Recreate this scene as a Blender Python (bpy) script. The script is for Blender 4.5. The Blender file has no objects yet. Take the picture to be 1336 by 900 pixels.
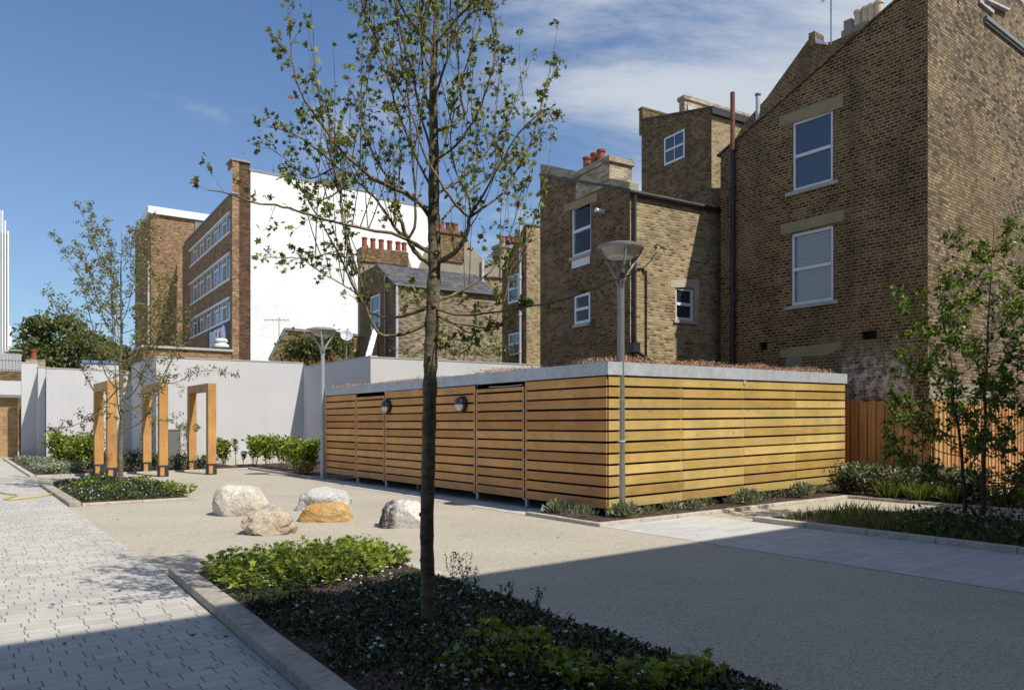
import bpy, math, random
import numpy as np
from mathutils import Vector, Matrix
random.seed(7); RNG = np.random.default_rng(11)
scene = bpy.context.scene
COL = scene.collection
R = math.radians

# ------------------------------------------------------------------ camera
F = 967.0; CX = 668.0; HY = 553.0; CZ = 1.6
cam_d = bpy.data.cameras.new('camera'); cam = bpy.data.objects.new('camera', cam_d); COL.objects.link(cam)
cam.location = (0, 0, CZ); cam.rotation_euler = (R(90), 0, 0)
cam_d.sensor_width = 36; cam_d.lens = F / 1336 * 36; cam_d.shift_y = (HY - 450) / 1336
cam_d.clip_start = 0.05; cam_d.clip_end = 3000
scene.camera = cam

def P(px, py, Y):                                   # a survey helper: sight line at distance Y
    return Vector(((px - CX) / F * Y, Y, CZ - (py - HY) / F * Y))
def G(px, py):
    Y = F * CZ / (py - HY); return Vector(((px - CX) / F * Y, Y, 0))

# yard grid: N = near corner of the cycle store, V to the right, U away to the left
N0 = Vector((1.60, 12.38, 0)); V = Vector((.797, .604, 0)); U = Vector((-.604, .797, 0))
V2 = Vector((.862, .507, 0)); U2 = Vector((-.507, .862, 0))
V3 = Vector((.83, .558, 0)); U3 = Vector((-.558, .83, 0))
def W(a, b, z=0.): return N0 + V * a + U * b + Vector((0, 0, z))

def WB(a, b, z=0.): return W(a + .04 * (b + .5), b, z)      # the front bed runs a little askew
class Wall:                                          # vertical plane: origin, direction, outward normal
    def __init__(s, O, d, out):
        s.O = Vector((O[0], O[1], 0)); s.d = d.normalized(); s.out = out.normalized()
    def at(s, px, py=HY):
        r = Vector(((px - CX) / F, 1, 0))
        A = np.array([[r.x, -s.d.x], [r.y, -s.d.y]]); k, t = np.linalg.solve(A, [s.O.x, s.O.y])
        return float(t), float(CZ - (py - HY) / F * k)
    def p(s, t, z, o=0.): return s.O + s.d * t + s.out * o + Vector((0, 0, z))

# ------------------------------------------------------------------ mesh builder
class MB:
    def __init__(s): s.v = []; s.f = []; s.m = []; s.cm = 0
    def add(s, vs, fs):
        n = len(s.v); s.v += [tuple(v) for v in vs]
        s.f += [tuple(i + n for i in f) for f in fs]; s.m += [s.cm] * len(fs)
    def quad(s, *p): s.add(p, [tuple(range(len(p)))])
    def obox(s, o, ax, ay, az):                      # corner + three edge vectors
        o = Vector(o)
        vs = [o, o + ax, o + ax + ay, o + ay, o + az, o + ax + az, o + ax + ay + az, o + ay + az]
        fs = [(0, 3, 2, 1), (4, 5, 6, 7), (0, 1, 5, 4), (1, 2, 6, 5), (2, 3, 7, 6), (3, 0, 4, 7)]
        if ax.cross(ay).dot(az) < 0: fs = [f[::-1] for f in fs]
        s.add(vs, fs)
    def wbox(s, w, t0, t1, z0, z1, o0, o1):
        s.obox(w.p(t0, z0, o0), w.d * (t1 - t0), w.out * (o1 - o0), Vector((0, 0, z1 - z0)))
    def box(s, c, sx, sy, sz, rz=0):
        X = Vector((math.cos(rz), math.sin(rz), 0)); Y = Vector((-X.y, X.x, 0))
        s.obox(Vector(c) - X * sx / 2 - Y * sy / 2, X * sx, Y * sy, Vector((0, 0, sz)))
    def tube(s, pts, rad, n=6, cap=True):
        pts = [Vector(p) for p in pts]
        if not hasattr(rad, '__len__'): rad = [rad] * len(pts)
        base = len(s.v); up = None
        for i, p in enumerate(pts):
            d = (pts[min(i + 1, len(pts) - 1)] - pts[max(i - 1, 0)])
            if d.length < 1e-9: d = Vector((0, 0, 1))
            d.normalize()
            if up is None:
                up = d.orthogonal().normalized()
            else:
                up = (up - d * up.dot(d))
                up = up.normalized() if up.length > 1e-6 else d.orthogonal().normalized()
            b = d.cross(up)
            for k in range(n):
                a = 2 * math.pi * k / n
                q = p + (up * math.cos(a) + b * math.sin(a)) * rad[i]
                s.v.append((q.x, q.y, q.z))
        for i in range(len(pts) - 1):
            for k in range(n):
                k2 = (k + 1) % n
                s.f.append((base + i * n + k, base + i * n + k2, base + (i + 1) * n + k2, base + (i + 1) * n + k)); s.m.append(s.cm)
        if cap:
            s.f.append(tuple(base + k for k in range(n))[::-1]); s.m.append(s.cm)
            e = base + (len(pts) - 1) * n
            s.f.append(tuple(e + k for k in range(n))); s.m.append(s.cm)
    def lathe(s, c, prof, n=24, axis=Vector((0, 0, 1))):
        axis = axis.normalized(); x = axis.orthogonal().normalized(); y = axis.cross(x); base = len(s.v); c = Vector(c)
        for r, h in prof:
            for k in range(n):
                a = 2 * math.pi * k / n; q = c + axis * h + (x * math.cos(a) + y * math.sin(a)) * r
                s.v.append((q.x, q.y, q.z))
        for i in range(len(prof) - 1):
            for k in range(n):
                k2 = (k + 1) % n
                s.f.append((base + i * n + k, base + i * n + k2, base + (i + 1) * n + k2, base + (i + 1) * n + k)); s.m.append(s.cm)
        s.f.append(tuple(base + k for k in range(n))[::-1]); s.m.append(s.cm)
        e = base + (len(prof) - 1) * n
        s.f.append(tuple(e + k for k in range(n))); s.m.append(s.cm)
    def wall(s, w, t0, t1, z0, top, ops=(), depth=.12):   # wall face with reveals; top = [(t,z)...]
        tt = [t for t, _ in top]; zz = [z for _, z in top]
        zt = lambda t: float(np.interp(t, tt, zz))
        cuts = sorted({t0, t1, *[t for t in tt if t0 < t < t1], *[o[0] for o in ops], *[o[1] for o in ops]})
        flip = w.d.cross(Vector((0, 0, 1))).dot(w.out) < 0
        def face(*p): s.quad(*(p[::-1] if flip else p))
        for a, b in zip(cuts[:-1], cuts[1:]):
            m = (a + b) / 2; z = z0
            for o in sorted([o for o in ops if o[0] < m < o[1]], key=lambda o: o[2]):
                face(w.p(a, z), w.p(b, z), w.p(b, o[2]), w.p(a, o[2])); z = o[3]
            face(w.p(a, z), w.p(b, z), w.p(b, zt(b)), w.p(a, zt(a)))
        for a, b, c, e in ops:
            q = [(a, c), (b, c), (b, e), (a, e)]
            for i in range(4):
                p0, p1 = q[i], q[(i + 1) % 4]
                s.quad(w.p(*p0), w.p(*p1), w.p(*p1, -depth), w.p(*p0, -depth))
    def build(s, name, mats, parent=None, origin=None, smooth=False, bevel=0):
        if parent is not None: origin = parent['_o'][:]
        elif origin is None:
            a = np.array(s.v); origin = ((a[:, 0].min() + a[:, 0].max()) / 2, (a[:, 1].min() + a[:, 1].max()) / 2, a[:, 2].min())
        origin = [float(x) for x in origin]
        vs = np.array(s.v, dtype=float)
        me = bpy.data.meshes.new(name)
        me.from_pydata((vs - np.array(origin)).tolist(), [], s.f)
        uvl = me.uv_layers.new(name='UVMap')
        nl = len(me.loops); uv = np.zeros((nl, 2))
        nor = np.zeros(len(me.polygons) * 3); me.polygons.foreach_get('normal', nor); nor = nor.reshape(-1, 3)
        ls = np.zeros(len(me.polygons), dtype=int); me.polygons.foreach_get('loop_start', ls)
        lt = np.zeros(len(me.polygons), dtype=int); me.polygons.foreach_get('loop_total', lt)
        vi = np.zeros(nl, dtype=int); me.loops.foreach_get('vertex_index', vi)
        pn = np.repeat(nor, lt, axis=0)[:nl]; pv = vs[vi]
        hz = np.abs(pn[:, 2]) > .75
        L = np.hypot(pn[:, 0], pn[:, 1]) + 1e-9
        uv[:, 0] = np.where(hz, (pv[:, 0] - N0.x) * V.x + (pv[:, 1] - N0.y) * V.y, (-pn[:, 1] * pv[:, 0] + pn[:, 0] * pv[:, 1]) / L)
        uv[:, 1] = np.where(hz, (pv[:, 0] - N0.x) * U.x + (pv[:, 1] - N0.y) * U.y, pv[:, 2])
        uvl.data.foreach_set('uv', uv.ravel())
        if not isinstance(mats, (list, tuple)): mats = [mats]
        for m in mats: me.materials.append(m)
        me.polygons.foreach_set('material_index', s.m)
        if smooth: me.polygons.foreach_set('use_smooth', [True] * len(me.polygons))
        me.update()
        o = bpy.data.objects.new(name, me); COL.objects.link(o)
        if parent is not None: o.parent = parent; o['_o'] = list(origin)
        else: o.location = origin; o['_o'] = list(origin)
        if bevel:
            b = o.modifiers.new('bevel', 'BEVEL'); b.width = bevel; b.segments = 2; b.limit_method = 'ANGLE'; b.angle_limit = R(40)
        return o

def tag(o, label=None, cat=None, group=None, kind=None):
    if label: o['label'] = label
    if cat: o['category'] = cat
    if group: o['group'] = group
    if kind: o['kind'] = kind
    return o
def thing(name, loc, label, cat, group=None):
    o = bpy.data.objects.new(name, None); COL.objects.link(o); o.location = loc; o.empty_display_size = .2
    o['_o'] = [float(x) for x in loc]
    return tag(o, label, cat, group)
def copy_tree(o, parent=None):
    c = o.copy(); COL.objects.link(c)
    if parent is not None: c.parent = parent
    for ch in [x for x in bpy.data.objects if x.parent == o]: copy_tree(ch, c)
    return c
def sheet(name, pts, z, mat, kind='structure'):
    m = MB(); m.quad(*[Vector((p[0], p[1], z)) for p in pts]); o = m.build(name, mat); o['kind'] = kind
    return o
def ab(*l): return [W(a, b) for a, b in l]
ORD = ['first', 'second', 'third', 'fourth', 'fifth', 'sixth', 'seventh', 'eighth', 'ninth', 'tenth', 'eleventh', 'twelfth', 'thirteenth', 'fourteenth', 'fifteenth', 'sixteenth']

# ------------------------------------------------------------------ materials
class NT:
    def __init__(s, name):
        s.mat = bpy.data.materials.new(name); s.mat.use_nodes = True; s.t = s.mat.node_tree
        s.t.nodes.clear(); s.out = s.n('ShaderNodeOutputMaterial'); s.b = s.n('ShaderNodeBsdfPrincipled')
        s.l(s.b.outputs[0], s.out.inputs[0])
    def n(s, t, **k):
        x = s.t.nodes.new(t)
        for a, v in k.items(): setattr(x, a, v)
        return x
    def l(s, a, b): s.t.links.new(a, b)
    def put(s, sock, v):
        if isinstance(v, (int, float)): sock.default_value = v
        elif isinstance(v, (tuple, list)): sock.default_value = (*v, 1) if len(v) == 3 and len(sock.default_value) == 4 else v
        else: s.l(v, sock)
    def math(s, op, a, b=0., c=0.):
        x = s.n('ShaderNodeMath', operation=op); s.put(x.inputs[0], a); s.put(x.inputs[1], b)
        if op in ('MULTIPLY_ADD', 'SMOOTH_MAX', 'COMPARE'): s.put(x.inputs[2], c)
        return x.outputs[0]
    def mix(s, f, a, b, mode='MIX'):
        x = s.n('ShaderNodeMix', data_type='RGBA', blend_type=mode); s.put(x.inputs[0], f); s.put(x.inputs[6], a); s.put(x.inputs[7], b); return x.outputs[2]
    def ramp(s, f, stops, interp='LINEAR'):
        x = s.n('ShaderNodeValToRGB'); x.color_ramp.interpolation = interp; e = x.color_ramp.elements
        while len(e) > len(stops): e.remove(e[-1])
        while len(e) < len(stops): e.new(1)
        for k, (p, c) in enumerate(stops):
            e[k].position = p; e[k].color = (*c, 1) if hasattr(c, '__len__') else (c, c, c, 1)
        s.put(x.inputs[0], f); return x.outputs[0]
    def coord(s, kind='UV', scale=(1, 1, 1)):
        c = s.n('ShaderNodeTexCoord'); m = s.n('ShaderNodeMapping'); m.inputs['Scale'].default_value = scale
        s.l(c.outputs[kind], m.inputs[0]); return m.outputs[0]
    def geo(s, scale=(1, 1, 1)):
        c = s.n('ShaderNodeNewGeometry'); m = s.n('ShaderNodeMapping'); m.inputs['Scale'].default_value = scale
        s.l(c.outputs['Position'], m.inputs[0]); return m.outputs[0]
    def noise(s, vec, scale, detail=4, rough=.55, dist=0):
        x = s.n('ShaderNodeTexNoise'); s.l(vec, x.inputs['Vector']); x.inputs['Scale'].default_value = scale
        x.inputs['Detail'].default_value = detail; x.inputs['Roughness'].default_value = rough; x.inputs['Distortion'].default_value = dist
        return x.outputs['Fac']
    def bump(s, h, strength=.3, dist=.01):
        x = s.n('ShaderNodeBump'); x.inputs['Strength'].default_value = strength; x.inputs['Distance'].default_value = dist
        s.put(x.inputs['Height'], h); s.l(x.outputs[0], s.b.inputs['Normal']); return x
    def set(s, **k):
        for a, v in k.items(): s.put(s.b.inputs[a.replace('_', ' ')], v)
        return s.mat

def simple(name, c, rough=.6, metal=0, var=.12, scale=6, bump=0, spec=.5):
    m = NT(name); v = m.geo(); nz = m.noise(v, scale, 5)
    f = m.ramp(nz, [(.25, 1 - var), (.75, 1 + var)])
    m.set(Base_Color=m.mix(1., c, f, 'MULTIPLY'), Roughness=rough, Metallic=metal); m.b.inputs['Specular IOR Level'].default_value = spec
    if bump: m.bump(m.noise(v, scale * 6, 6), bump, .01)
    return m.mat

def bricks(name, stops, mortar, bw=.225, bh=.075, mw=.013, stagger=.5, patch=None, pscale=.35, dirt=.35, bump=.7, bd=.012, vjoint=1., hjoint=1., rough=.9, rowjit=0., grain=.25, soot=None, white=None, gain=None):
    m = NT(name); uv = m.coord('UV'); sp = m.n('ShaderNodeSeparateXYZ'); m.l(uv, sp.inputs[0])
    u, v = sp.outputs[0], sp.outputs[1]
    v = m.math('ADD', v, m.math('MULTIPLY', m.math('SUBTRACT', m.noise(uv, .8, 3), .5), .05 if rough > .85 else 0.))
    rv = m.math('DIVIDE', v, bh); row = m.math('FLOOR', rv); fv = m.math('SUBTRACT', rv, row)
    wn0 = m.n('ShaderNodeTexWhiteNoise', noise_dimensions='1D'); m.l(row, wn0.inputs['W'])
    off = m.math('MULTIPLY', m.math('MODULO', m.math('ABSOLUTE', row), 2.), stagger)
    off = m.math('MULTIPLY_ADD', wn0.outputs[0], rowjit, off)
    ru = m.math('ADD', m.math('DIVIDE', u, bw), off); cell = m.math('FLOOR', ru); fu = m.math('SUBTRACT', ru, cell)
    cb = m.n('ShaderNodeCombineXYZ'); m.l(cell, cb.inputs[0]); m.l(row, cb.inputs[1])
    wn = m.n('ShaderNodeTexWhiteNoise', noise_dimensions='3D'); m.l(cb.outputs[0], wn.inputs['Vector']); rnd = wn.outputs[0]
    du = m.math('MULTIPLY', m.math('MINIMUM', fu, m.math('SUBTRACT', 1., fu)), bw)
    dv = m.math('MULTIPLY', m.math('MINIMUM', fv, m.math('SUBTRACT', 1., fv)), bh)
    wob = m.math('MULTIPLY', m.math('SUBTRACT', m.noise(uv, 40, 3), .5), mw * .9)
    def edge(d):
        x = m.n('ShaderNodeMapRange'); x.interpolation_type = 'SMOOTHSTEP'; m.l(m.math('ADD', d, wob), x.inputs[0])
        x.inputs[1].default_value = mw * .3; x.inputs[2].default_value = mw * .75; x.inputs[3].default_value = 1; x.inputs[4].default_value = 0
        return x.outputs[0]
    mu = m.math('MULTIPLY', edge(du), vjoint); mv = m.math('MULTIPLY', edge(dv), hjoint); mort = m.math('MAXIMUM', mu, mv)
    col = m.ramp(rnd, stops)
    g = m.ramp(m.noise(uv, 60, 4), [(.2, 1 - grain), (.8, 1 + grain)])
    col = m.mix(1., col, g, 'MULTIPLY')
    big = m.noise(uv, pscale, 6, .62)
    if patch: col = m.mix(m.ramp(big, [(.45, 0.), (.62, patch[1])]), col, patch[0])
    col = m.mix(mort, col, mortar)
    d2 = m.ramp(m.noise(uv, pscale * 2.3, 7, .68), [(.3, 1 - dirt), (.7, 1.12)])
    col = m.mix(1., col, d2, 'MULTIPLY')
    if rough > .85:
        col = m.mix(1., col, m.ramp(m.noise(uv, 1.9, 5, .6, .6), [(.3, .72), (.5, 1.), (.72, 1.22)]), 'MULTIPLY')
        pt = m.ramp(m.noise(m.coord('UV', (.5, 1.1, 1)), .9, 3, .4), [(.60, 0.), (.64, .45)]); col = m.mix(m.math('MULTIPLY', pt, .8), col, m.mix(.5, col, mortar))
    if soot:                                         # weathered dark streaks of their own shape
        uv2 = m.coord('UV', (1.6, .12, 1)); col = m.mix(m.ramp(m.noise(uv2, 1., 6, .6), [(.5, 0.), (.68, soot)]), col, (.035, .03, .026))
    if white:
        wz, wt0, wt1 = white
        a = m.n('ShaderNodeMapRange'); m.l(v, a.inputs[0]); a.inputs[1].default_value = wz; a.inputs[2].default_value = wz - .8
        b = m.math('MULTIPLY', m.math('GREATER_THAN', u, wt0), m.math('LESS_THAN', u, wt1))
        nz = m.ramp(m.noise(uv, 5, 7, .75), [(.44, 0.), (.58, 1.)])
        col = m.mix(m.math('MULTIPLY', m.math('MULTIPLY', a.outputs[0], b), m.math('MULTIPLY', nz, .9)), col, (.6, .58, .56))
    if gain: col = m.mix(1., col, gain, 'MULTIPLY')
    m.set(Base_Color=col, Roughness=rough); m.b.inputs['Specular IOR Level'].default_value = .25
    h = m.math('SUBTRACT', m.math('MULTIPLY', m.noise(uv, 55, 5), .45), mort)
    h = m.math('ADD', h, m.math('MULTIPLY', rnd, .5))
    m.bump(h, bump, bd); return m.mat

stock = [(0, (.03, .024, .02)), (.18, (.11, .075, .045)), (.45, (.20, .145, .085)), (.75, (.30, .22, .125)), (.92, (.38, .29, .17)), (1, (.24, .12, .075))]
M = {}
_wd = Wall(Vector((9.02, 16.08, 0)), U, -V); _uu = lambda p: .604 * p.x - .797 * p.y
_ua, _ub = sorted((_uu(_wd.p(_wd.at(1098)[0], 0)), _uu(_wd.p(_wd.at(1192)[0], 0))))
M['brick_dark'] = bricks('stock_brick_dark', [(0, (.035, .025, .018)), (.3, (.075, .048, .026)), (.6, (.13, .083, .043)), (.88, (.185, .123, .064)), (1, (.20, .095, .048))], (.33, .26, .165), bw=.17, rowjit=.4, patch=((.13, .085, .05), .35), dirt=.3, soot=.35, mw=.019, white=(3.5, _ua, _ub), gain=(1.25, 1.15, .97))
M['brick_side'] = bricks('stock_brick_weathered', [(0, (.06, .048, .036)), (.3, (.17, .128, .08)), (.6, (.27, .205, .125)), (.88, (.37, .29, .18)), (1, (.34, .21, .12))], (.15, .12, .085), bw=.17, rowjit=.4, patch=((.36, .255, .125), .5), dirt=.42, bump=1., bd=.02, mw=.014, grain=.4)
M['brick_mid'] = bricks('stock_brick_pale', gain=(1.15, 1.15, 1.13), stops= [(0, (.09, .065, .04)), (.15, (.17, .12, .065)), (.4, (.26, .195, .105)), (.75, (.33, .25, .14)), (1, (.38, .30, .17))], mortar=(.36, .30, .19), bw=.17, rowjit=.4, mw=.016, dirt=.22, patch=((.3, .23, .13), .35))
M['brick_midshade'] = bricks('stock_brick_brown_shade', gain=(1.15, 1.07, .95), stops= [(0, (.045, .032, .022)), (.3, (.11, .073, .04)), (.6, (.165, .112, .06)), (1, (.225, .155, .085))], mortar=(.27, .21, .13), bw=.17, rowjit=.4, mw=.016, dirt=.3, soot=.3)  # browner copy of the pale brick; shade of unlit faces put into colour
M['brick_parapet'] = bricks('parapet_brick', [(0, (.2, .15, .1)), (.5, (.42, .35, .24)), (1, (.5, .43, .32))], (.42, .37, .28), dirt=.25)
M['brick_office'] = bricks('office_brick', [(0, (.12, .07, .04)), (.4, (.25, .145, .075)), (.8, (.33, .20, .11)), (1, (.4, .26, .15))], (.30, .23, .15), dirt=.15)
M['brick_far'] = bricks('terrace_brick', [(0, (.08, .06, .045)), (.4, (.26, .2, .12)), (1, (.38, .31, .2))], (.3, .26, .19), dirt=.25)
M['brick_buff'] = bricks('buff_brick', [(0, (.32, .19, .09)), (1, (.42, .27, .13))], (.36, .27, .17), dirt=.1)
M['paver'] = bricks('pale_block_paving', [(0, (.42, .395, .345)), (.3, (.465, .445, .395)), (.8, (.49, .47, .42)), (1, (.52, .50, .45))], (.17, .16, .135), bw=.2, bh=.128, mw=.009, rowjit=.55, vjoint=1., hjoint=.45, dirt=.13, pscale=.7, bump=.35, bd=.004, grain=.13, rough=.8)
M['paver_strip'] = bricks('white_block_paving', [(0, (.46, .45, .42)), (.5, (.50, .49, .46)), (1, (.53, .52, .49))], (.2, .19, .17), bw=.6, bh=.15, mw=.007, rowjit=.6, vjoint=.8, hjoint=.6, dirt=.1, pscale=.8, bump=.3, bd=.004, grain=.08, rough=.8)

def gravel(name, c):
    m = NT(name); v = m.geo(); vo = m.n('ShaderNodeTexVoronoi'); m.l(v, vo.inputs['Vector']); vo.inputs['Scale'].default_value = 110
    sep = m.n('ShaderNodeSeparateColor'); m.l(vo.outputs['Color'], sep.inputs[0])
    f = m.ramp(sep.outputs[0], [(0, .5), (.25, .86), (.7, 1.04), (1, 1.35)])
    big = m.ramp(m.noise(v, .5, 6, .6), [(.3, .9), (.7, 1.07)])
    f2 = m.ramp(m.noise(v, 45, 2), [(.3, .84), (.7, 1.14)])
    col = m.mix(1., m.mix(1., m.mix(1., c, f, 'MULTIPLY'), big, 'MULTIPLY'), f2, 'MULTIPLY')
    col = m.mix(m.ramp(m.noise(m.geo((.35, 1.1, 1)), .8, 7, .7), [(.5, 0.), (.8, .35)]), col, (.29, .25, .185))
    st = m.ramp(m.noise(v, 2.3, 8, .75), [(.60, 0.), (.72, .35)])
    col = m.mix(st, col, (.2, .17, .13))
    m.set(Base_Color=col, Roughness=.85); m.bump(vo.outputs['Distance'], .35, .004); return m.mat
M['gravel'] = gravel('resin_bound_gravel', (.45, .405, .315))

def stone(name, c, c2, sc=3, b=.5, bd=.03, pit=.5):
    m = NT(name); v = m.coord('Object'); a = m.noise(v, sc, 7, .65); k = m.noise(v, sc * 9, 5, .7)
    col = m.mix(m.ramp(a, [(.42, 0.), (.6, 1.)]), c, c2)
    col = m.mix(1., col, m.ramp(k, [(.3, pit), (.6, 1.1)]), 'MULTIPLY')
    m.set(Base_Color=col, Roughness=.85); m.bump(m.math('ADD', m.math('MULTIPLY', k, .4), a), b, bd); return m.mat
M['stone_white'] = stone('pale_limestone', (.60, .56, .49), (.50, .44, .35), 3, .6)
M['stone_cream'] = stone('cream_rough_stone', (.58, .50, .38), (.44, .35, .24), 4, .9, .05)
M['stone_orange'] = stone('orange_ironstone', (.50, .27, .07), (.55, .38, .17), 3, .9, .04, .6)
M['stone_grey'] = stone('white_black_veined_stone', (.56, .54, .50), (.5, .48, .44), 3, .8, .04)
def veined():
    m = NT('white_rock_dark_face'); v = m.coord('Object'); n1 = m.noise(v, 4, 6, .6, 1.2)
    vx = m.n('ShaderNodeSeparateXYZ'); m.l(v, vx.inputs[0])
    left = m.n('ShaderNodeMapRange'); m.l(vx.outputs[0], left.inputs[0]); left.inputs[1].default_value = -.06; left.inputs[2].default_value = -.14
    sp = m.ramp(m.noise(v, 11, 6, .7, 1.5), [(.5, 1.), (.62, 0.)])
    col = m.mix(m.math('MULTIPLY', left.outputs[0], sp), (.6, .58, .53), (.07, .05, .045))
    col = m.mix(1., col, m.ramp(m.noise(v, 30, 5), [(.3, .65), (.65, 1.1)]), 'MULTIPLY')
    m.set(Base_Color=col, Roughness=.85); m.bump(n1, .9, .04); return m.mat
M['stone_vein'] = veined()
M['kerb'] = stone('granite_kerb', (.50, .46, .39), (.42, .38, .32), 1.5, .3, .005, .7)
M['kerb_old'] = stone('weathered_concrete_kerb', (.40, .36, .29), (.30, .27, .22), 1.5, .3, .005, .7)
M['soil'] = stone('bark_mulch', (.055, .032, .022), (.10, .06, .042), 8, 1., .04, .4)

def render_wall():
    m = NT('white_render'); v = m.geo(); n = m.noise(v, .6, 6, .6); st = m.noise(m.geo((1.5, 1.5, .1)), 1.2, 6, .65)
    col = m.mix(1., (.54, .54, .54), m.ramp(n, [(.3, .94), (.7, 1.04)]), 'MULTIPLY')
    col = m.mix(m.ramp(st, [(.5, 0.), (.8, .22)]), col, (.37, .36, .33))
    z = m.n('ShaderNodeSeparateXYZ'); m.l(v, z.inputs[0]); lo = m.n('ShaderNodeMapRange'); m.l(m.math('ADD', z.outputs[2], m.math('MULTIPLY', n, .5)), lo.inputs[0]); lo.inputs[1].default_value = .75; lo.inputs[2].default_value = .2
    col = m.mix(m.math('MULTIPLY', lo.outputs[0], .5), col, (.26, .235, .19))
    m.set(Base_Color=col, Roughness=.8); m.bump(m.noise(v, 40, 4), .12, .004); return m.mat
M['render'] = render_wall()
M['gable_white'] = bricks('white_painted_gable', [(0, (.70, .71, .71)), (1, (.75, .76, .76))], (.71, .72, .72), bw=.45, bh=.225, mw=.02, dirt=.07, pscale=.12, bump=.12, grain=.03, rough=.8)
M['cement'] = simple('cement_render', (.27, .24, .18), .9, var=.2, scale=2, bump=.2)
M['lintel'] = simple('sandstone_lintel', (.32, .255, .145), .9, var=.15, scale=3, bump=.2)
M['lintel_pale'] = simple('pale_painted_lintel', (.45, .40, .29), .85, var=.12, scale=3, bump=.1)
M['upvc'] = simple('white_window_frame', (.74, .75, .76), .35, var=.03)
M['stone_sill'] = simple('stone_sill', (.42, .40, .37), .8, var=.15)
M['slate'] = bricks('slate_roof', [(0, (.06, .058, .06)), (1, (.13, .125, .13))], (.03, .03, .03), bw=.3, bh=.2, mw=.01, dirt=.2, rough=.6)
M['lead'] = simple('lead_flashing', (.23, .235, .24), .5, var=.2, metal=.3)
M['iron'] = simple('black_cast_iron', (.025, .024, .024), .5, var=.2)
M['rust'] = simple('rusty_iron_pipe', (.17, .065, .035), .8, var=.35, scale=5)
M['greypipe'] = simple('pale_grey_pipe', (.5, .5, .52), .5, var=.08)
M['terracotta'] = simple('terracotta_pot', (.26, .065, .038), .8, var=.2, scale=5)
M['buffpot'] = simple('buff_clay_pot', (.60, .49, .32), .8, var=.12, scale=5)
M['galv'] = None
def galv():
    m = NT('galvanised_steel'); v = m.geo(); vo = m.n('ShaderNodeTexVoronoi'); m.l(v, vo.inputs['Vector']); vo.inputs['Scale'].default_value = 14
    sep = m.n('ShaderNodeSeparateColor'); m.l(vo.outputs['Color'], sep.inputs[0])
    f = m.math('ADD', m.math('MULTIPLY', sep.outputs[0], .25), m.noise(v, 2.5, 6, .65))
    col = m.ramp(f, [(.3, (.35, .38, .41)), (.6, (.46, .49, .52)), (.9, (.56, .59, .62))])
    m.set(Base_Color=col, Metallic=.25, Roughness=.5); return m.mat
M['galv'] = galv()
M['pole'] = simple('grey_painted_steel', (.23, .225, .215), .42, var=.08, metal=.4)
M['pole_pale'] = simple('pale_galvanised_pole', (.40, .41, .42), .45, var=.08, metal=.3)
M['black'] = simple('matt_black_shade', (.008, .008, .008), .9, var=.1)  # flat black in place of the dark inside hollows
M['blackgloss'] = simple('black_plastic', (.02, .02, .022), .3, var=.1)
M['lampbowl'] = simple('translucent_lamp_bowl', (.34, .31, .26), .3, var=.05)
M['opal'] = simple('opal_diffuser', (.62, .63, .64), .35, var=.03)
M['shoe'] = simple('dark_steel_shoe', (.03, .032, .038), .5, var=.15)

def wood(name, stops, dirz=False, rough=.6, knots=.55):
    m = NT(name); g = m.n('ShaderNodeNewGeometry'); ri = g.outputs['Random Per Island']
    sc = (30, 1.6, 1) if dirz else (1.6, 30, 1)
    c = m.n('ShaderNodeTexCoord'); mp = m.n('ShaderNodeMapping'); mp.inputs['Scale'].default_value = sc; m.l(c.outputs['UV'], mp.inputs[0])
    add = m.n('ShaderNodeVectorMath', operation='ADD'); cb = m.n('ShaderNodeCombineXYZ'); k = m.math('MULTIPLY', ri, 37.)
    m.l(k, cb.inputs[0]); m.l(k, cb.inputs[1]); m.l(k, cb.inputs[2]); m.l(mp.outputs[0], add.inputs[0]); m.l(cb.outputs[0], add.inputs[1])
    gr = m.noise(add.outputs[0], 1.2, 6, .6, .8)
    col = m.ramp(m.math('ADD', m.math('MULTIPLY', gr, .5), m.math('MULTIPLY', ri, .5)), stops)
    vo = m.n('ShaderNodeTexVoronoi'); mp2 = m.n('ShaderNodeMapping'); mp2.inputs['Scale'].default_value = (5, 2.2, 1) if dirz else (2.2, 5, 1); m.l(c.outputs['UV'], mp2.inputs[0])
    ad2 = m.n('ShaderNodeVectorMath', operation='ADD'); m.l(mp2.outputs[0], ad2.inputs[0]); m.l(cb.outputs[0], ad2.inputs[1]); m.l(ad2.outputs[0], vo.inputs['Vector'])
    vo.inputs['Scale'].default_value = 1.
    kn = m.ramp(vo.outputs['Distance'], [(.05, knots), (.13, 0.)])
    col = m.mix(kn, col, tuple(x * .38 for x in stops[0][1]))
    st = m.ramp(m.noise(m.geo(), 1.3, 6, .65), [(.3, .72), (.65, 1.1)])
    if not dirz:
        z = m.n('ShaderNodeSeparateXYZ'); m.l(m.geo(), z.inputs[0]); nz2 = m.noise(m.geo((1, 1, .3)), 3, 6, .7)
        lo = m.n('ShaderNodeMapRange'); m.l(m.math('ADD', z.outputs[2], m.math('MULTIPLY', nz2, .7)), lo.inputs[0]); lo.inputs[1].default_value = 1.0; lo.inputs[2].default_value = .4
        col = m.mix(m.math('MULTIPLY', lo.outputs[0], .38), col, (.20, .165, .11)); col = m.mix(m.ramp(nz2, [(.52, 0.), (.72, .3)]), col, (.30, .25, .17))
    col = m.mix(1., col, st, 'MULTIPLY')
    m.set(Base_Color=col, Roughness=rough); m.bump(gr, .25, .004); return m.mat
M['board'] = wood('larch_boards', [(.22, (.38, .23, .06)), (.5, (.52, .35, .105)), (.78, (.63, .46, .165))])
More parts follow.
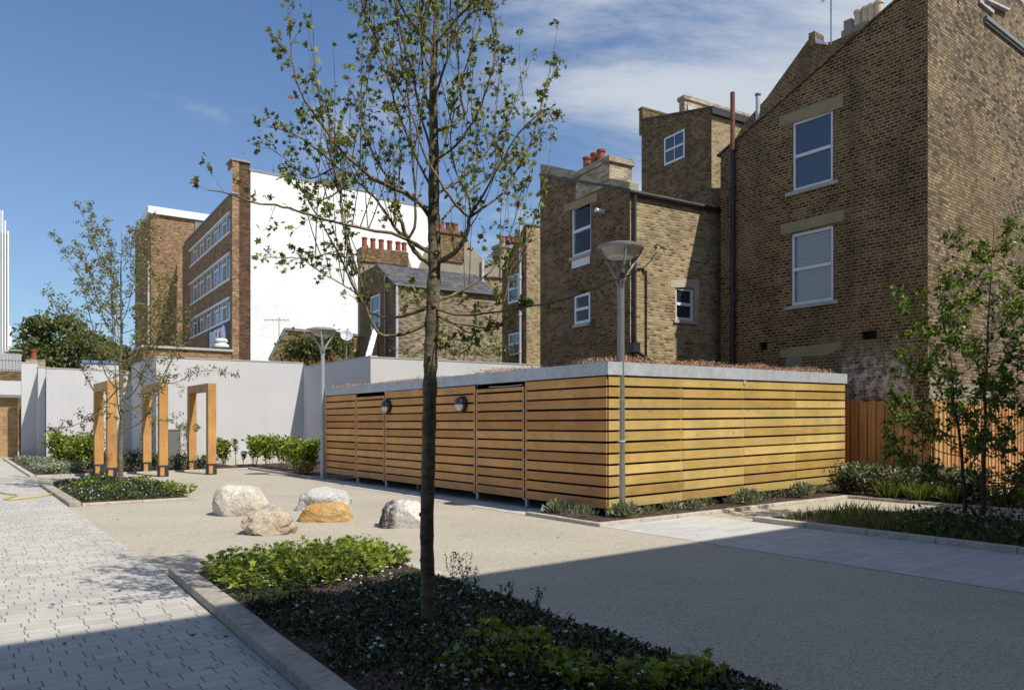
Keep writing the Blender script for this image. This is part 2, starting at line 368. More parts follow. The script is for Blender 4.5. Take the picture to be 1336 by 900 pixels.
M['board_shade'] = wood('larch_boards_lifted', [(.22, (.56, .245, .065)), (.5, (.70, .335, .09)), (.78, (.78, .41, .135))])  # same boards in brighter orange, lifting the shaded side by colour
M['oak'] = wood('orange_oak', [(.25, (.42, .20, .06)), (.5, (.54, .30, .095)), (.75, (.63, .39, .145))], True)
M['fence'] = wood('fence_feather_boards', [(.25, (.44, .20, .065)), (.5, (.55, .28, .10)), (.75, (.64, .38, .16))], True)

def glass(name, c=(.02, .03, .05), rough=.04):
    m = NT(name); m.set(Base_Color=c, Roughness=rough); m.b.inputs['Specular IOR Level'].default_value = .9; m.b.inputs['IOR'].default_value = 1.7
    m.bump(m.noise(m.geo(), 1.5, 2), .04, .02); return m.mat
M['glass'] = glass('window_glass')
M['glass_blue'] = glass('office_glass', (.05, .07, .10), .1)
def clear():
    m = NT('clear_glass'); t = m.n('ShaderNodeBsdfTransparent'); g = m.n('ShaderNodeBsdfGlossy'); g.inputs['Roughness'].default_value = .03
    fr = m.n('ShaderNodeFresnel'); fr.inputs[0].default_value = 1.6; x = m.n('ShaderNodeMixShader'); m.l(fr.outputs[0], x.inputs[0]); m.l(t.outputs[0], x.inputs[1]); m.l(g.outputs[0], x.inputs[2])
    m.t.nodes.remove(m.b); m.l(x.outputs[0], m.out.inputs[0]); return m.mat
M['clear'] = clear()
M['blind'] = simple('white_blind', (.62, .59, .52), .7, var=.03)
M['curtain'] = simple('net_curtain', (.24, .25, .26), .9, var=.06, scale=1)

def leafmat(name, stops, trans=.35, rough=.5, tint=1.3):
    m = NT(name); g = m.n('ShaderNodeNewGeometry'); col = m.ramp(g.outputs['Random Per Island'], stops)
    m.set(Base_Color=col, Roughness=rough); m.b.inputs['Specular IOR Level'].default_value = .35
    t = m.n('ShaderNodeBsdfTranslucent'); c2 = m.mix(1., col, (1.2, tint, .5), 'MULTIPLY'); m.l(c2, t.inputs[0])
    x = m.n('ShaderNodeMixShader'); x.inputs[0].default_value = trans; m.l(m.b.outputs[0], x.inputs[1]); m.l(t.outputs[0], x.inputs[2]); m.l(x.outputs[0], m.out.inputs[0])
    return m.mat
M['leaf_hero'] = leafmat('maple_leaf', [(0, (.055, .075, .014)), (.35, (.13, .16, .032)), (.7, (.23, .26, .055)), (.88, (.34, .34, .09)), (.93, (.2, .10, .035)), (1, (.18, .06, .03))])
M['leaf_olive'] = leafmat('olive_tree_leaf', [(0, (.08, .08, .025)), (.5, (.19, .19, .06)), (.85, (.30, .28, .11)), (1, (.24, .14, .06))])
M['leaf_birch'] = leafmat('birch_leaf', [(0, (.035, .06, .012)), (.5, (.11, .165, .028)), (1, (.28, .35, .08))], .4, .35)
M['leaf_far'] = leafmat('broad_tree_leaf', [(0, (.045, .06, .018)), (.5, (.10, .125, .035)), (1, (.18, .2, .06))], .2)
M['leaf_lime'] = leafmat('lime_green_leaf', [(0, (.08, .12, .014)), (.5, (.23, .29, .035)), (1, (.38, .43, .07))], .35)
M['leaf_dark'] = leafmat('dark_groundcover_leaf', [(0, (.014, .024, .009)), (.5, (.045, .068, .024)), (.85, (.10, .135, .05)), (1, (.19, .22, .12))], .15, .35)
M['leaf_silver'] = leafmat('silver_green_leaf', [(0, (.12, .145, .09)), (.5, (.24, .28, .18)), (1, (.40, .43, .30))], .2)
M['leaf_lemon'] = leafmat('grass_blade', [(0, (.06, .085, .015)), (.6, (.14, .19, .035)), (1, (.24, .27, .07))], .3)
M['leaf_edge'] = leafmat('cream_edged_leaf', [(0, (.04, .06, .025)), (.6, (.09, .12, .05)), (.85, (.3, .31, .2)), (1, (.5, .5, .38))], .2)
M['sedum'] = leafmat('sedum_stems', [(0, (.26, .11, .07)), (.5, (.50, .28, .20)), (.8, (.66, .46, .36)), (1, (.32, .32, .10))], .15)
M['white_petal'] = simple('white_petal', (.62, .62, .58), .6)
def bark(name, c, c2, sc=12):
    m = NT(name); v = m.geo((.5, .5, 1.)); n = m.noise(v, sc, 7, .7); n2 = m.noise(m.geo(), 3, 4)
    col = m.mix(m.ramp(n, [(.35, 0.), (.65, 1.)]), c, c2); col = m.mix(1., col, m.ramp(n2, [(.3, .7), (.7, 1.2)]), 'MULTIPLY')
    m.set(Base_Color=col, Roughness=.9); m.bump(n, 1., .03); return m.mat
M['bark'] = bark('olive_grey_bark', (.12, .095, .05), (.27, .225, .125))
M['bark_low'] = bark('grey_tree_bark', (.085, .066, .04), (.24, .205, .12), 16)
M['bark_dark'] = bark('dark_twig_bark', (.05, .038, .028), (.11, .085, .06))

# ------------------------------------------------------------------ leaves
LEAF = {
 'ovate': [(0, 0, 0), (.3, .24, .05), (.65, .2, .03), (1, 0, -.08), (.65, -.2, .03), (.3, -.24, .05)],
 'lobed': [(0, 0, 0), (-.05, .42, -.05), (.28, .22, .02), (.5, .55, -.08), (.58, .18, .03), (1, 0, -.12), (.58, -.18, .03), (.5, -.55, -.08), (.28, -.22, .02), (-.05, -.42, -.05)],
 'strap': [(0, -.035, 0), (.5, -.03, .08), (1, 0, -.05), (.5, .03, .08), (0, .035, 0)],
 'round': [(0, 0, 0), (.1, .4, .03), (.5, .55, -.04), (.92, .36, 0), (1, 0, -.05), (.92, -.36, 0), (.5, -.55, -.04), (.1, -.4, .03)],
}
def leaves(name, mat, P_, D_, size, shape='ovate', parent=None, origin=None, up=.6):
    P_ = np.asarray(P_, float); n = len(P_); D_ = np.asarray(D_, float); D_ /= np.linalg.norm(D_, axis=1)[:, None] + 1e-9
    nv = RNG.normal(size=(n, 3)) * (1 - up) * 1.4 + np.array([0, 0, 1]) * up * 1.5
    S = np.cross(D_, nv); S /= np.linalg.norm(S, axis=1)[:, None] + 1e-9; Nn = np.cross(S, D_)
    T = np.array(LEAF[shape]); k = len(T); size = np.asarray(size, float).reshape(-1, 1, 1) * np.ones((n, 1, 1))
    vs = P_[:, None, :] + size * (T[None, :, 0:1] * D_[:, None, :] + T[None, :, 1:2] * S[:, None, :] + T[None, :, 2:3] * Nn[:, None, :])
    o0 = np.array(parent['_o'][:] if parent is not None else origin, float)
    me = bpy.data.meshes.new(name); me.vertices.add(n * k); me.vertices.foreach_set('co', (vs - o0).astype(np.float32).ravel())
    me.loops.add(n * k); me.loops.foreach_set('vertex_index', np.arange(n * k, dtype=np.int32))
    me.polygons.add(n); me.polygons.foreach_set('loop_start', np.arange(0, n * k, k, dtype=np.int32))
    me.update(calc_edges=True); me.validate(); me.materials.append(mat)
    o = bpy.data.objects.new(name, me); COL.objects.link(o); o['_o'] = [float(x) for x in o0]
    if parent is not None: o.parent = parent
    else: o.location = [float(x) for x in o0]
    return o

def rdir(up=0.): 
    v = Vector((random.gauss(0, 1), random.gauss(0, 1), random.gauss(0, 1))).normalized(); v.z += up; return v.normalized()
def smooth_path(pts, sub=3):
    pts = [Vector(p) for p in pts]; out = []
    for i in range(len(pts) - 1):
        p0 = pts[max(i - 1, 0)]; p1 = pts[i]; p2 = pts[i + 1]; p3 = pts[min(i + 2, len(pts) - 1)]
        for k in range(sub):
            t = k / sub
            out.append(.5 * ((2 * p1) + (p2 - p0) * t + (2 * p0 - 5 * p1 + 4 * p2 - p3) * t * t + (3 * p1 - p0 - 3 * p2 + p3) * t ** 3))
    out.append(pts[-1]); return out

class Tree:
    def __init__(s): s.mb = MB(); s.LP = []; s.LD = []; s.pts = []
    def twig(s, p, d, L, r, lv=0, leafn=5, droop=0., clump=.05, end_only=False):
        n = max(3, int(L / .08)); pts = [p.copy()]; d = d.normalized()
        for i in range(n):
            d = (d + rdir() * .16 + Vector((0, 0, .05 - droop))).normalized(); pts.append(pts[-1] + d * L / n)
            if lv > 0 and i > 0 and random.random() < .42:
                s.twig(pts[-1], (d + rdir() * .9).normalized(), L * random.uniform(.3, .6), r * .6, lv - 1, leafn, droop, clump, end_only)
            if not end_only or i > n * .6:
                if random.random() < (.55 if i < n * .5 else .85): s.leafclump(pts[-1], d, random.randint(1, max(1, leafn // 2)), clump)
        s.leafclump(pts[-1], d, leafn, clump)
        s.mb.tube(pts, [r * (1 - .75 * i / n) for i in range(n + 1)], 4, False)
    def leafclump(s, p, d, n, spread):
        for _ in range(n):
            q = p + rdir() * random.random() * spread; e = (d * .5 + rdir(-.25)).normalized()
            s.LP.append(q[:]); s.LD.append(e[:])
    def limb(s, pts, r0, r1, every=.14, tl=(.15, .45), lv=1, leafn=4, frm=.25, clump=.05, wob=.005, nseg=6, dens=1., sub=4):
        pts = smooth_path(pts, sub); n = len(pts)
        for i in range(1, n): pts[i] = pts[i] + rdir() * wob
        s.mb.tube(pts, [r0 + (r1 - r0) * (i / (n - 1)) ** .8 for i in range(n)], nseg, True)
        s.pts += pts[n // 4:-2]; acc = 0; tot = sum((pts[i + 1] - pts[i]).length for i in range(n - 1)); run = 0
        for i in range(n - 1):
            seg = (pts[i + 1] - pts[i]); run += seg.length; acc += seg.length
            while acc > every:
                acc -= every; f = run / tot
                if f < frm or random.random() > dens: continue
                d = (seg.normalized() * .8 + rdir(.25) * .9).normalized()
                s.twig(pts[i + 1], d, random.uniform(*tl) * (1.1 - .5 * f), max(.0018, r1 * .7), lv, leafn, clump=clump)
        s.twig(pts[-1], (pts[-1] - pts[-2]), tl[0], r1 * .8, 0, leafn + 2, clump=clump)

def clump_leaves(c, rx, ry, rz, n, shape_pow=1.):
    """points scattered through a lumpy volume standing on c"""
    pts = []; lob = [(rdir(.2), random.uniform(.7, 1.1)) for _ in range(7)]
    while len(pts) < n:
        d = rdir(.15); k = max([w * max(0, d.dot(l)) ** 2 for l, w in lob] + [.55])
        r = random.random() ** .45 * k
        pts.append((c[0] + d.x * rx * r, c[1] + d.y * ry * r, c[2] + rz + d.z * rz * r))
    return pts

exec_parts = []
# ================================================================== GROUND
def gsheet(name, pts, z, mat): return sheet(name, pts, z, M[mat])
gsheet('ground', [(-900, -60), (900, -60), (900, 1800), (-900, 1800)], 0, 'gravel')
gsheet('block_paving', ab((-60, -14), (-7.46, -14), (-6.93, -.5), (-6.93, 60), (-60, 60)), .004, 'paver')
gsheet('white_paving_strip', ab((-.66, -14), (1.72, -14), (1.72, -.55), (-.66, -.55)), .004, 'paver_strip')
gsheet('paving_beside_store', ab((-.7, 1.35), (7.3, 1.35), (3.2, 11.75), (-.62, 11.75)), .006, 'paver_strip')
def kerb(name, line, w, h, mat, z=0., seg=.914):
    m = MB()
    for (a0, b0), (a1, b1) in zip(line[:-1], line[1:]):
        p, q = W(a0, b0, z), W(a1, b1, z); d = q - p; L = d.length; d.normalize(); s = Vector((d.y, -d.x, 0))
        n = max(1, round(L / seg))
        for i in range(n):
            e = random.uniform(-.003, .003)
            m.obox(p + d * (L * i / n + .004) - s * w / 2 + s * e, d * (L / n - .008), s * w, Vector((0, 0, h + random.uniform(-.003, .003))))
    o = m.build(name, M[mat], bevel=.008); o['kind'] = 'structure'; return o
def soil(name, pts, z=.035):
    # lumpy earth sheet
    P4 = [Vector((p.x, p.y, 0)) for p in pts]; m = MB(); nx = 24; ny = 40
    g = [[None] * (nx + 1) for _ in range(ny + 1)]
    for j in range(ny + 1):
        for i in range(nx + 1):
            a = P4[0].lerp(P4[1], i / nx); b = P4[3].lerp(P4[2], i / nx); q = a.lerp(b, j / ny)
            g[j][i] = len(m.v); e = 0 if i in (0, nx) or j in (0, ny) else random.uniform(0, .035)
            m.v.append((q.x, q.y, z + e))
    for j in range(ny):
        for i in range(nx): m.f.append((g[j][i], g[j][i + 1], g[j + 1][i + 1], g[j + 1][i])); m.m.append(0)
    o = m.build(name, M['soil'], smooth=True); o['kind'] = 'structure'; return o
# front bed
soil('soil_of_front_bed', ab((-7.11, -9.6), (-5.02, -9.6), (-4.66, -.62), (-6.75, -.62)))
kerb('kerb_of_front_bed', [(-7.18, -9.6), (-6.82, -.46)], .20, .085, 'kerb_old')
kerb('kerb_of_front_bed', [(-6.72, -.52), (-4.52, -.52)], .12, .03, 'kerb')
kerb('kerb_of_front_bed', [(-4.58, -.59), (-4.94, -9.6)], .13, .03, 'kerb')
# small tree bed
soil('soil_of_tree_bed', ab((-6.7, 7.85), (-4.7, 7.85), (-4.7, 13.6), (-6.7, 13.6)))
kerb('kerb_of_tree_bed', [(-6.82, 7.65), (-6.82, 13.75)], .2, .08, 'kerb_old')
kerb('kerb_of_tree_bed', [(-6.7, 7.75), (-4.55, 7.75)], .12, .05, 'kerb')
kerb('kerb_of_tree_bed', [(-4.6, 7.82), (-4.6, 13.7), (-6.7, 13.7)], .12, .04, 'kerb')
# wall beds
soil('soil_of_wall_bed', ab((-6.7, 17.8), (-.25, 17.8), (-.25, 32), (-6.7, 32)))
soil('soil_of_wall_bed', ab((-.25, 11.9), (3.3, 11.9), (3.3, 20), (-.25, 20)), .05)
kerb('kerb_of_wall_bed', [(-6.78, 32), (-6.78, 17.7)], .14, .06, 'kerb')
kerb('kerb_of_wall_bed', [(-6.7, 17.7), (-.3, 17.7)], .1, .05, 'kerb')
kerb('kerb_of_wall_bed', [(-.3, 17.64), (-.3, 11.9)], .1, .07, 'kerb')
kerb('kerb_of_wall_bed', [(-.35, 11.85), (.9, 11.85)], .1, .07, 'kerb')
# cycle store bed
soil('soil_of_store_bed', ab((-.62, -.4), (7.9, -.4), (7.9, .7), (-.62, .7)))
soil('soil_of_store_bed', ab((-.62, .69), (.25, .69), (.25, 1.25), (-.62, 1.25)), .034)
kerb('kerb_of_store_bed', [(-.67, 1.32), (-.67, -.46)], .1, .06, 'kerb')
kerb('kerb_of_store_bed', [(-.72, -.5), (6.65, -.5)], .1, .06, 'kerb')
# birch bed
soil('soil_of_birch_bed', ab((1.9, -12), (4.6, -12), (4.6, -1.75), (1.9, -1.75)))
kerb('kerb_of_birch_bed', [(1.8, -12), (1.8, -1.6)], .16, .08, 'kerb')
kerb('kerb_of_birch_bed', [(1.88, -1.66), (4.7, -1.66)], .1, .06, 'kerb')
kerb('kerb_of_birch_bed', [(4.65, -1.7), (4.65, -12)], .1, .06, 'kerb')
# fence bed
soil('soil_of_fence_bed', ab((6.8, -12), (9.5, -12), (9.5, 1), (6.8, 1)))
kerb('kerb_of_fence_bed', [(6.7, -.4), (6.7, -12)], .1, .06, 'kerb')

# ================================================================== CYCLE STORE
SH, FB, BB = 2.64, 2.42, .175
LIFT = .10                                            # the far end of the sunny side stands this much higher
store = thing('cycle_store', W(0, 0), 'long low timber slatted store with metal fascia and planted flat roof', 'cycle store')
class TW(Wall):                                      # wall line that climbs gently
    def __init__(s, O, d, out, rise): super().__init__(O, d, out); s.rise = rise
wl = Wall(W(0, 0), U, -V)                             # shaded long side
wr = Wall(W(0, 0), V, -U)                             # sunny side
LL, LR = 11.66, 7.5
rise = LIFT / LR
tb = lambda px: wl.at(px)[0]
pitch = (FB - BB) / 12
cuts = [0.005] + [tb(p) for p in (685.5, 621.5, 502.5, 465.5)] + [LL]
def slat_panel(w, t0, t1, n0, rs=0., mat='board', split=None):
    m = MB()
    for k in range(12):
        z = FB - (k + 1) * pitch + .012; h = (pitch - .036) * (.45 if k < n0 else 1)
        segs = [(t0, t1)]
        if split:
            xs = [t0] + [s_ + (random.uniform(-.01, .01)) for s_ in split if random.random() < .8 and t0 < s_ < t1] + [t1]; segs = list(zip(xs[:-1], xs[1:]))
        for a, b in segs:
            e = random.uniform(-.003, .003); o = w.p(a + .003, z + rs * a + e)
            for xs_ in np.arange(a + .06, b, 1.12):
                for dz in (.035, h - .035): m.obox(w.p(xs_, z + rs * xs_ + dz, .021), w.d * .009, w.out * .003, Vector((0, 0, .009)))
            m.obox(o, w.d * (b - a - .006) + Vector((0, 0, rs * (b - a))), w.out * .022, Vector((0, 0, h)))
    return m.build('slat_panel', M[mat], store, bevel=.003)
top_gap = [0, 1, 0, 1, 0]
for i in range(5):
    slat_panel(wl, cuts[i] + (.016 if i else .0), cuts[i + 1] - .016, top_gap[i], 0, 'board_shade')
tr = lambda px: wr.at(px)[0]
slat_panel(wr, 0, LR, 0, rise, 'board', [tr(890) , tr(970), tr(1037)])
# black sheets added behind the boards as the interior's shade, inner walls
m = MB()
m.wbox(wl, .1, LL - .05, .22, FB - .19, -.13, -.11); m.obox(wr.p(.1, .2, -.13), V * (LR - .2) + Vector((0, 0, LIFT)), -wr.out * -.02, Vector((0, 0, FB - .2)))
m.build('shade_backing', M['black'], store)
# posts with clips
for i, t in enumerate(cuts):
    m = MB(); m.cm = 0; m.wbox(wl, t - .035 + (.04 if i == 0 else 0), t + .035 + (.04 if i == 0 else 0), .16 if i else .13, FB if i else BB + .03, -.075, -.012); m.cm = 1; m.wbox(wl, t - .03 + (.035 if i == 0 else 0), t + .03 + (.035 if i == 0 else 0), .02, .155 if i else .125, -.075, -.015)
    if i:
        for k in range(1, 13):
            z = FB - k * pitch
            for s_ in ((-1, 1) if i < 5 else (-1,)): m.wbox(wl, t + s_ * .04 - .02, t + s_ * .04 + .02, z - .016, z + .008, -.02, .027)
    m.build('post', [M['shoe'], M['galv']], store)
for t in (tr(890), tr(970), tr(1037), LR - .05):
    m = MB(); m.obox(wr.p(t - .035, .03, -.075), V * .07, wr.out * .05, Vector((0, 0, FB))); m.build('post', M['galv'], store)
m = MB(); m.obox(wr.p(tr(970) - .035, FB + rise * tr(970) - .1, .024), V * .07, wr.out * .012, Vector((0, 0, .12))); m.build('fixing_plate', M['galv'], store)
# fascias
m = MB(); m.wbox(wl, -.04, LL + .04, FB, SH, -.05, .045)
m.obox(wl.p(LL + .04, FB, .045), V * 3.3, -U * .05, Vector((0, 0, SH - FB)))
m.build('fascia', M['galv'], store)
m = MB(); m.obox(wr.p(-.045, FB, .05), V * (LR + .09) + Vector((0, 0, LIFT)), -wr.out * .09, Vector((0, 0, SH - FB)))
m.build('fascia', M['galv'], store)
# roof deck (dog-legged plan) and other walls
pl = [(0.02, .02), (LR, .02), (LR, 3.2), (5., 3.2), (3.3, 7.5), (3.3, LL), (.02, LL)]
m = MB(); lz = lambda a: SH - .06 + LIFT * a / LR
top = [W(a, b, lz(a)) for a, b in pl]; bot = [W(a, b, FB - .06) for a, b in pl]
m.add(top, [tuple(range(7))]); m.add(bot, [tuple(range(7))[::-1]])
for i in range(1, 6): m.quad(bot[i], bot[i + 1], top[i + 1], top[i])
m.build('roof', M['soil'], store)
m = MB()
for i in range(1, 6):
    p, q = pl[i], pl[i + 1]; m.quad(W(*p, .1), W(*q, .1), W(*q, FB), W(*p, FB))
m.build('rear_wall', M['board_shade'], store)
# sedum roof
pts = []; dr = []
def sed(n, fa, fb, h0, h1):
    for _ in range(n):
        a, b = fa(), fb()
        if a > 3.2 and b > 3.2: continue
        h = random.uniform(h0, h1) * (0.6 + .7 * abs(math.sin(a * 1.7 + 1.3 * b) * math.cos(b * .9)))
        base = W(a, b, lz(a)); k = random.randint(2, 4)
        for j in range(k):
            pts.append((base + Vector((random.gauss(0, .012), random.gauss(0, .012), h * (j + .4) / k)))[:]); dr.append(rdir(.7 if j < k - 1 else 0)[:])
sed(12000, lambda: random.uniform(.06, 7.3), lambda: random.uniform(.06, 1.0), .09, .19)
sed(8000, lambda: random.uniform(.06, .9), lambda: random.uniform(.5, 11.5), .08, .16)
sed(5000, lambda: random.uniform(.5, 3.2), lambda: random.uniform(.5, 11.5), .1, .2)
tag(leaves('sedum_roof_planting', M['sedum'], pts, dr, .031 * RNG.uniform(.6, 1.4, len(pts)), 'ovate', origin=W(0, 0, 2.6), up=.3), 'russet sedum growing over the flat roof of the timber store', 'sedum', kind='stuff')

# bulkhead lamps
for i, (px, py) in enumerate(((508, 530.5), (605.5, 527.5))):
    t, z = wl.at(px, py); c = wl.p(t, z, .02); L_ = ['smaller looking round black and white bulkhead lamp near the store\'s left end', 'round black and white bulkhead lamp just right of the young maple trunk'][i]
    b = thing('bulkhead_lamp', c, L_, 'wall lamp', 'bulkhead lamps on the timber store')
    ax = wl.out; m = MB(); m.lathe(c, [(.17, 0), (.18, .02), (.18, .07), (.165, .10)], 32, ax); m.build('housing', M['blackgloss'], b, smooth=False)
    for nm, a0, a1, mt in (('hood', 0, math.pi, 'blackgloss'), ('diffuser', math.pi, 2 * math.pi, 'opal')):
        m = MB(); n = 20; rings = [(.145, .101), (.135, .125), (.10, .145), (0.0, .155)] if nm == 'diffuser' else [(.15, .101), (.145, .14), (.11, .165), (0.0, .175)]
        vs = []
        for r, h in rings:
            for k in range(n + 1):
                a = a0 + (a1 - a0) * k / n; vs.append(c + ax * h + wl.d * (r * math.cos(a)) + Vector((0, 0, r * math.sin(a))))
        fs = [(r * (n + 1) + k, r * (n + 1) + k + 1, (r + 1) * (n + 1) + k + 1, (r + 1) * (n + 1) + k) for r in range(3) for k in range(n)]
        m.add(vs, fs); m.build(nm, M[mt], b, smooth=True)
# cables along the boards
for t0, t1, z in ((tb(503) , tb(548), 2.40), (tb(582), tb(600), 2.28), (tb(640), tb(684), 2.35)): m = MB(); m.tube([wl.p(t0, z, .035), wl.p((t0 + t1) / 2, z - .01, .035), wl.p(t1, z, .035)], .008, 6); m.build('conduit', M['greypipe'], store)
# bollard by the store
g = G(546.5, 638.5); b = thing('bollard_light', g, 'short dark grey bollard standing against the shaded slatted side', 'bollard')
m = MB(); m.lathe(g, [(.055, 0), (.055, .36), (.05, .372), (0.01, .374)], 20); m.build('post', M['pole'], b)
m = MB(); m.lathe(g, [(.075, 0), (.075, .012)], 20); m.build('base_plate', M['pole'], b)

# ================================================================== LAMP POSTS
def lamp_post(g, H, label, mat, r=.068):
    t = thing('lamp_post', g, label, 'street lamp', 'post top lamps in the yard'); hz = H - .62
    m = MB(); m.lathe(g, [(r + .006, 0), (r + .006, .9), (r, 1.0), (r, hz * .5), (r * .93, hz * .51), (r * .9, hz)], 24); m.build('pole', M[mat], t, smooth=False)
    m = MB(); m.lathe(g + Vector((0, 0, 1.3)), [(r + .012, 0), (r + .012, .02)], 24); m.build('collar', M['opal'], t)
    for k in range(4):
        a = math.pi * k / 2 + .12; x = Vector((math.cos(a), math.sin(a), 0))
        m = MB(); m.tube([g + Vector((0, 0, hz - .08)) + x * .03, g + Vector((0, 0, hz + .1)) + x * .07, g + Vector((0, 0, H - .01)) + x * .385], [.034, .03, .012], 8); m.build('arm', M[mat], t, smooth=True)
    m = MB(); m.lathe(g + Vector((0, 0, H)), [(.375, -.03), (.39, -.03), (.39, .012), (.37, .02), (.30, .045), (.12, .065), (.01, .07)], 40); m.build('canopy', M[mat], t)
    m = MB(); m.lathe(g + Vector((0, 0, H)), [(.235, -.165), (.29, -.11), (.345, -.05), (.372, -.028)], 40); m.build('lamp_head', M['lampbowl'], t, smooth=False)
    m = MB(); m.lathe(g + Vector((0, 0, H)), [(.02, -.185), (.15, -.182), (.22, -.172), (.232, -.16)], 32); m.build('diffuser', M['opal'], t, smooth=True)
    return t
g1 = G(810, 676); lamp_post(g1, 1.6 + (553 - 323) / F * g1.y, 'tall grey lamp post with saucer head at the near corner of the timber store', 'pole')
g2 = G(421, 624.5); lamp_post(g2, 1.6 + (553 - 430) / F * g2.y, 'pale grey lamp post at the far left end of the timber store', 'pole_pale', .06)

# ================================================================== PERGOLA FRAMES
pl_lab = ['leftmost of the three orange timber arches, beside the small olive leaved tree', 'middle orange timber arch of three before the white wall', 'rightmost of the three orange timber arches, nearest the white boulders']
for i, (fx, fy, bx_, by_, top) in enumerate(((145.5, 625.5, 130, 618, 496.5), (212.5, 621.5, 193, 615.8, 498.5), (275.5, 618.8, 252, 614, 500))):
    f = G(fx, fy); d = (U * .75 + Vector(((bx_ - CX) / F, 1, 0)) * .0).normalized(); L = 2.35; b = f + d * L
    Ht = CZ - (top - HY) / F * f.y; s = .25; rz = math.atan2(V.y, V.x)
    t = thing('timber_arch', f, pl_lab[i], 'timber arch', 'timber arches before the white wall')
    for q in (f, b):
        m = MB(); m.box(q + Vector((0, 0, .03)), s, s, Ht - .03 - s - .003, rz); po = m.build('post', M['oak'], t, bevel=.008)
        m = MB()
        for sg in (-1, 1): m.box(q + V * sg * (s / 2 + .006) + Vector((0, 0, .0)), .012, s + .01, .34, rz)
        m.box(q + Vector((0, 0, .30)) - U * (s / 2 + .006), s + .024, .012, .05, rz); m.box(q, s + .02, s + .02, .02, rz); m.box(q - U * (s / 2 + .007) + V * s * .3, s * .42, .010, .30, rz); m.box(q - U * (s / 2 + .007) - V * s * .46, s * .1, .010, .30, rz)
        k = m.build('shoe', M['shoe'], po)
    m = MB(); c0 = f - d * s / 2 + Vector((0, 0, Ht - s)); m.obox(c0 - V * s / 2, d * (L + s), V * s, Vector((0, 0, s))); m.build('beam', M['oak'], t, bevel=.008)
    # climber on the rear post
    cl = thing('climbing_plant', b + V * .1 + U * .3, ['thin dark climber twining beside the rear post of the left arch', 'thin climber beside the rear post of the middle arch', 'leafy dark climber beside the rear post of the right arch'][i], 'climber', 'climbers at the timber arches')
    m = MB(); P_, D_ = [], []
    for k in range(5):
        p = b + U * random.uniform(.1, .35) + V * random.uniform(-.3, .25); pts_ = [p]
        for j in range(12): p = p + Vector((random.gauss(0, .04), random.gauss(0, .04), random.uniform(.08, .19))); pts_.append(p)
        m.tube(pts_, .006, 4)
        for q in pts_:
            for _ in range(7): P_.append((q + rdir() * .09)[:]); D_.append(rdir()[:])
    m.build('stem', M['bark_dark'], cl); leaves('foliage', M['leaf_dark'], P_, D_, .06, 'ovate', cl)

# ================================================================== BOULDERS
from mathutils import noise as mn
def boulder(px0, px1, py0, py1, depth, mat, label, seed, tilt=0., power=2.5, rough=.12, flat=.0, sx=0., lump=1., skew=0., Y=None):
    g = G((px0 + px1) / 2, py1) if Y is None else Vector((((px0 + px1) / 2 - CX) / F * Y, Y, 0))
    g.y += depth * .42; k = g.y / F; w = (px1 - px0) * k; h = (py1 - py0) * k * .97; g.x = ((px0 + px1) / 2 - CX) * k
    import bmesh
    bm = bmesh.new(); bmesh.ops.create_icosphere(bm, subdivisions=6, radius=1.)
    for v in bm.verts:
        c = v.co.copy(); n = c.normalized()
        s_ = (abs(n.x) ** power + abs(n.y) ** power + abs(n.z) ** power) ** (-1 / power)
        q = n * s_
        o = Vector((seed * 3.1, seed * 1.7, seed))
        q *= 1 + rough * mn.noise(n * 1.6 * lump + o) * 1.8 + rough * .55 * mn.noise(n * 4 + o) + rough * .25 * mn.noise(n * 10 + o) + rough * .14 * mn.noise(n * 24 + o) + rough * .08 * mn.noise(n * 50 + o)
        # facets
        for j in range(6):
            rs = random.Random(seed * 17 + j); fn = Vector((rs.gauss(0, 1), rs.gauss(0, 1), rs.gauss(.3, .7))).normalized(); e = q.dot(fn) - rs.uniform(.78, .98)
            if e > 0: q -= fn * e * .8
        z = q.z * (1 + skew * q.x)
        v.co = Vector((q.x * w / 2, q.y * depth / 2, z))
    zs = [v.co.z for v in bm.verts]; zm = max(zs); cut = -.35
    for v in bm.verts: v.co.z = (v.co.z - cut) / (zm - cut) * h; v.co.z = max(v.co.z, -.05)
    xs = [v.co.x for v in bm.verts if v.co.z > 0]; x0, x1 = min(xs), max(xs)
    for v in bm.verts: v.co.x = ((v.co.x - x0) / (x1 - x0) - .5) * w
    me = bpy.data.meshes.new('boulder'); bm.to_mesh(me); bm.free(); me.materials.append(M[mat]); me.polygons.foreach_set('use_smooth', [True] * len(me.polygons))
    o = bpy.data.objects.new('boulder', me); COL.objects.link(o); o.location = g; o['_o'] = list(g)
    tag(o, label, 'boulder', 'boulders on the gravel yard'); return o
boulder(281, 350, 633, 673.5, .8, 'stone_white', 'largest smooth rounded pale boulder, leftmost on the yard', 3, power=2.6, rough=.07, skew=-.15)
boulder(316.5, 389, 659.5, 698.5, .6, 'stone_cream', 'rough cream boulder in front of the smooth rounded one', 8, rough=.15, lump=1.6, skew=.12)
boulder(388, 458.5, 637, 668, .5, 'stone_grey', 'pale grey boulder behind the orange stone', 5, rough=.12, Y=13.6)
boulder(388, 460.5, 656, 681, .45, 'stone_orange', 'low rusty orange stone lying in front of a pale boulder', 12, rough=.08, power=2.8)
boulder(493.5, 560, 653.5, 689.5, .6, 'stone_vein', 'white angular boulder with dark streaked left face beside the maple trunk', 21, rough=.11, power=2.7)

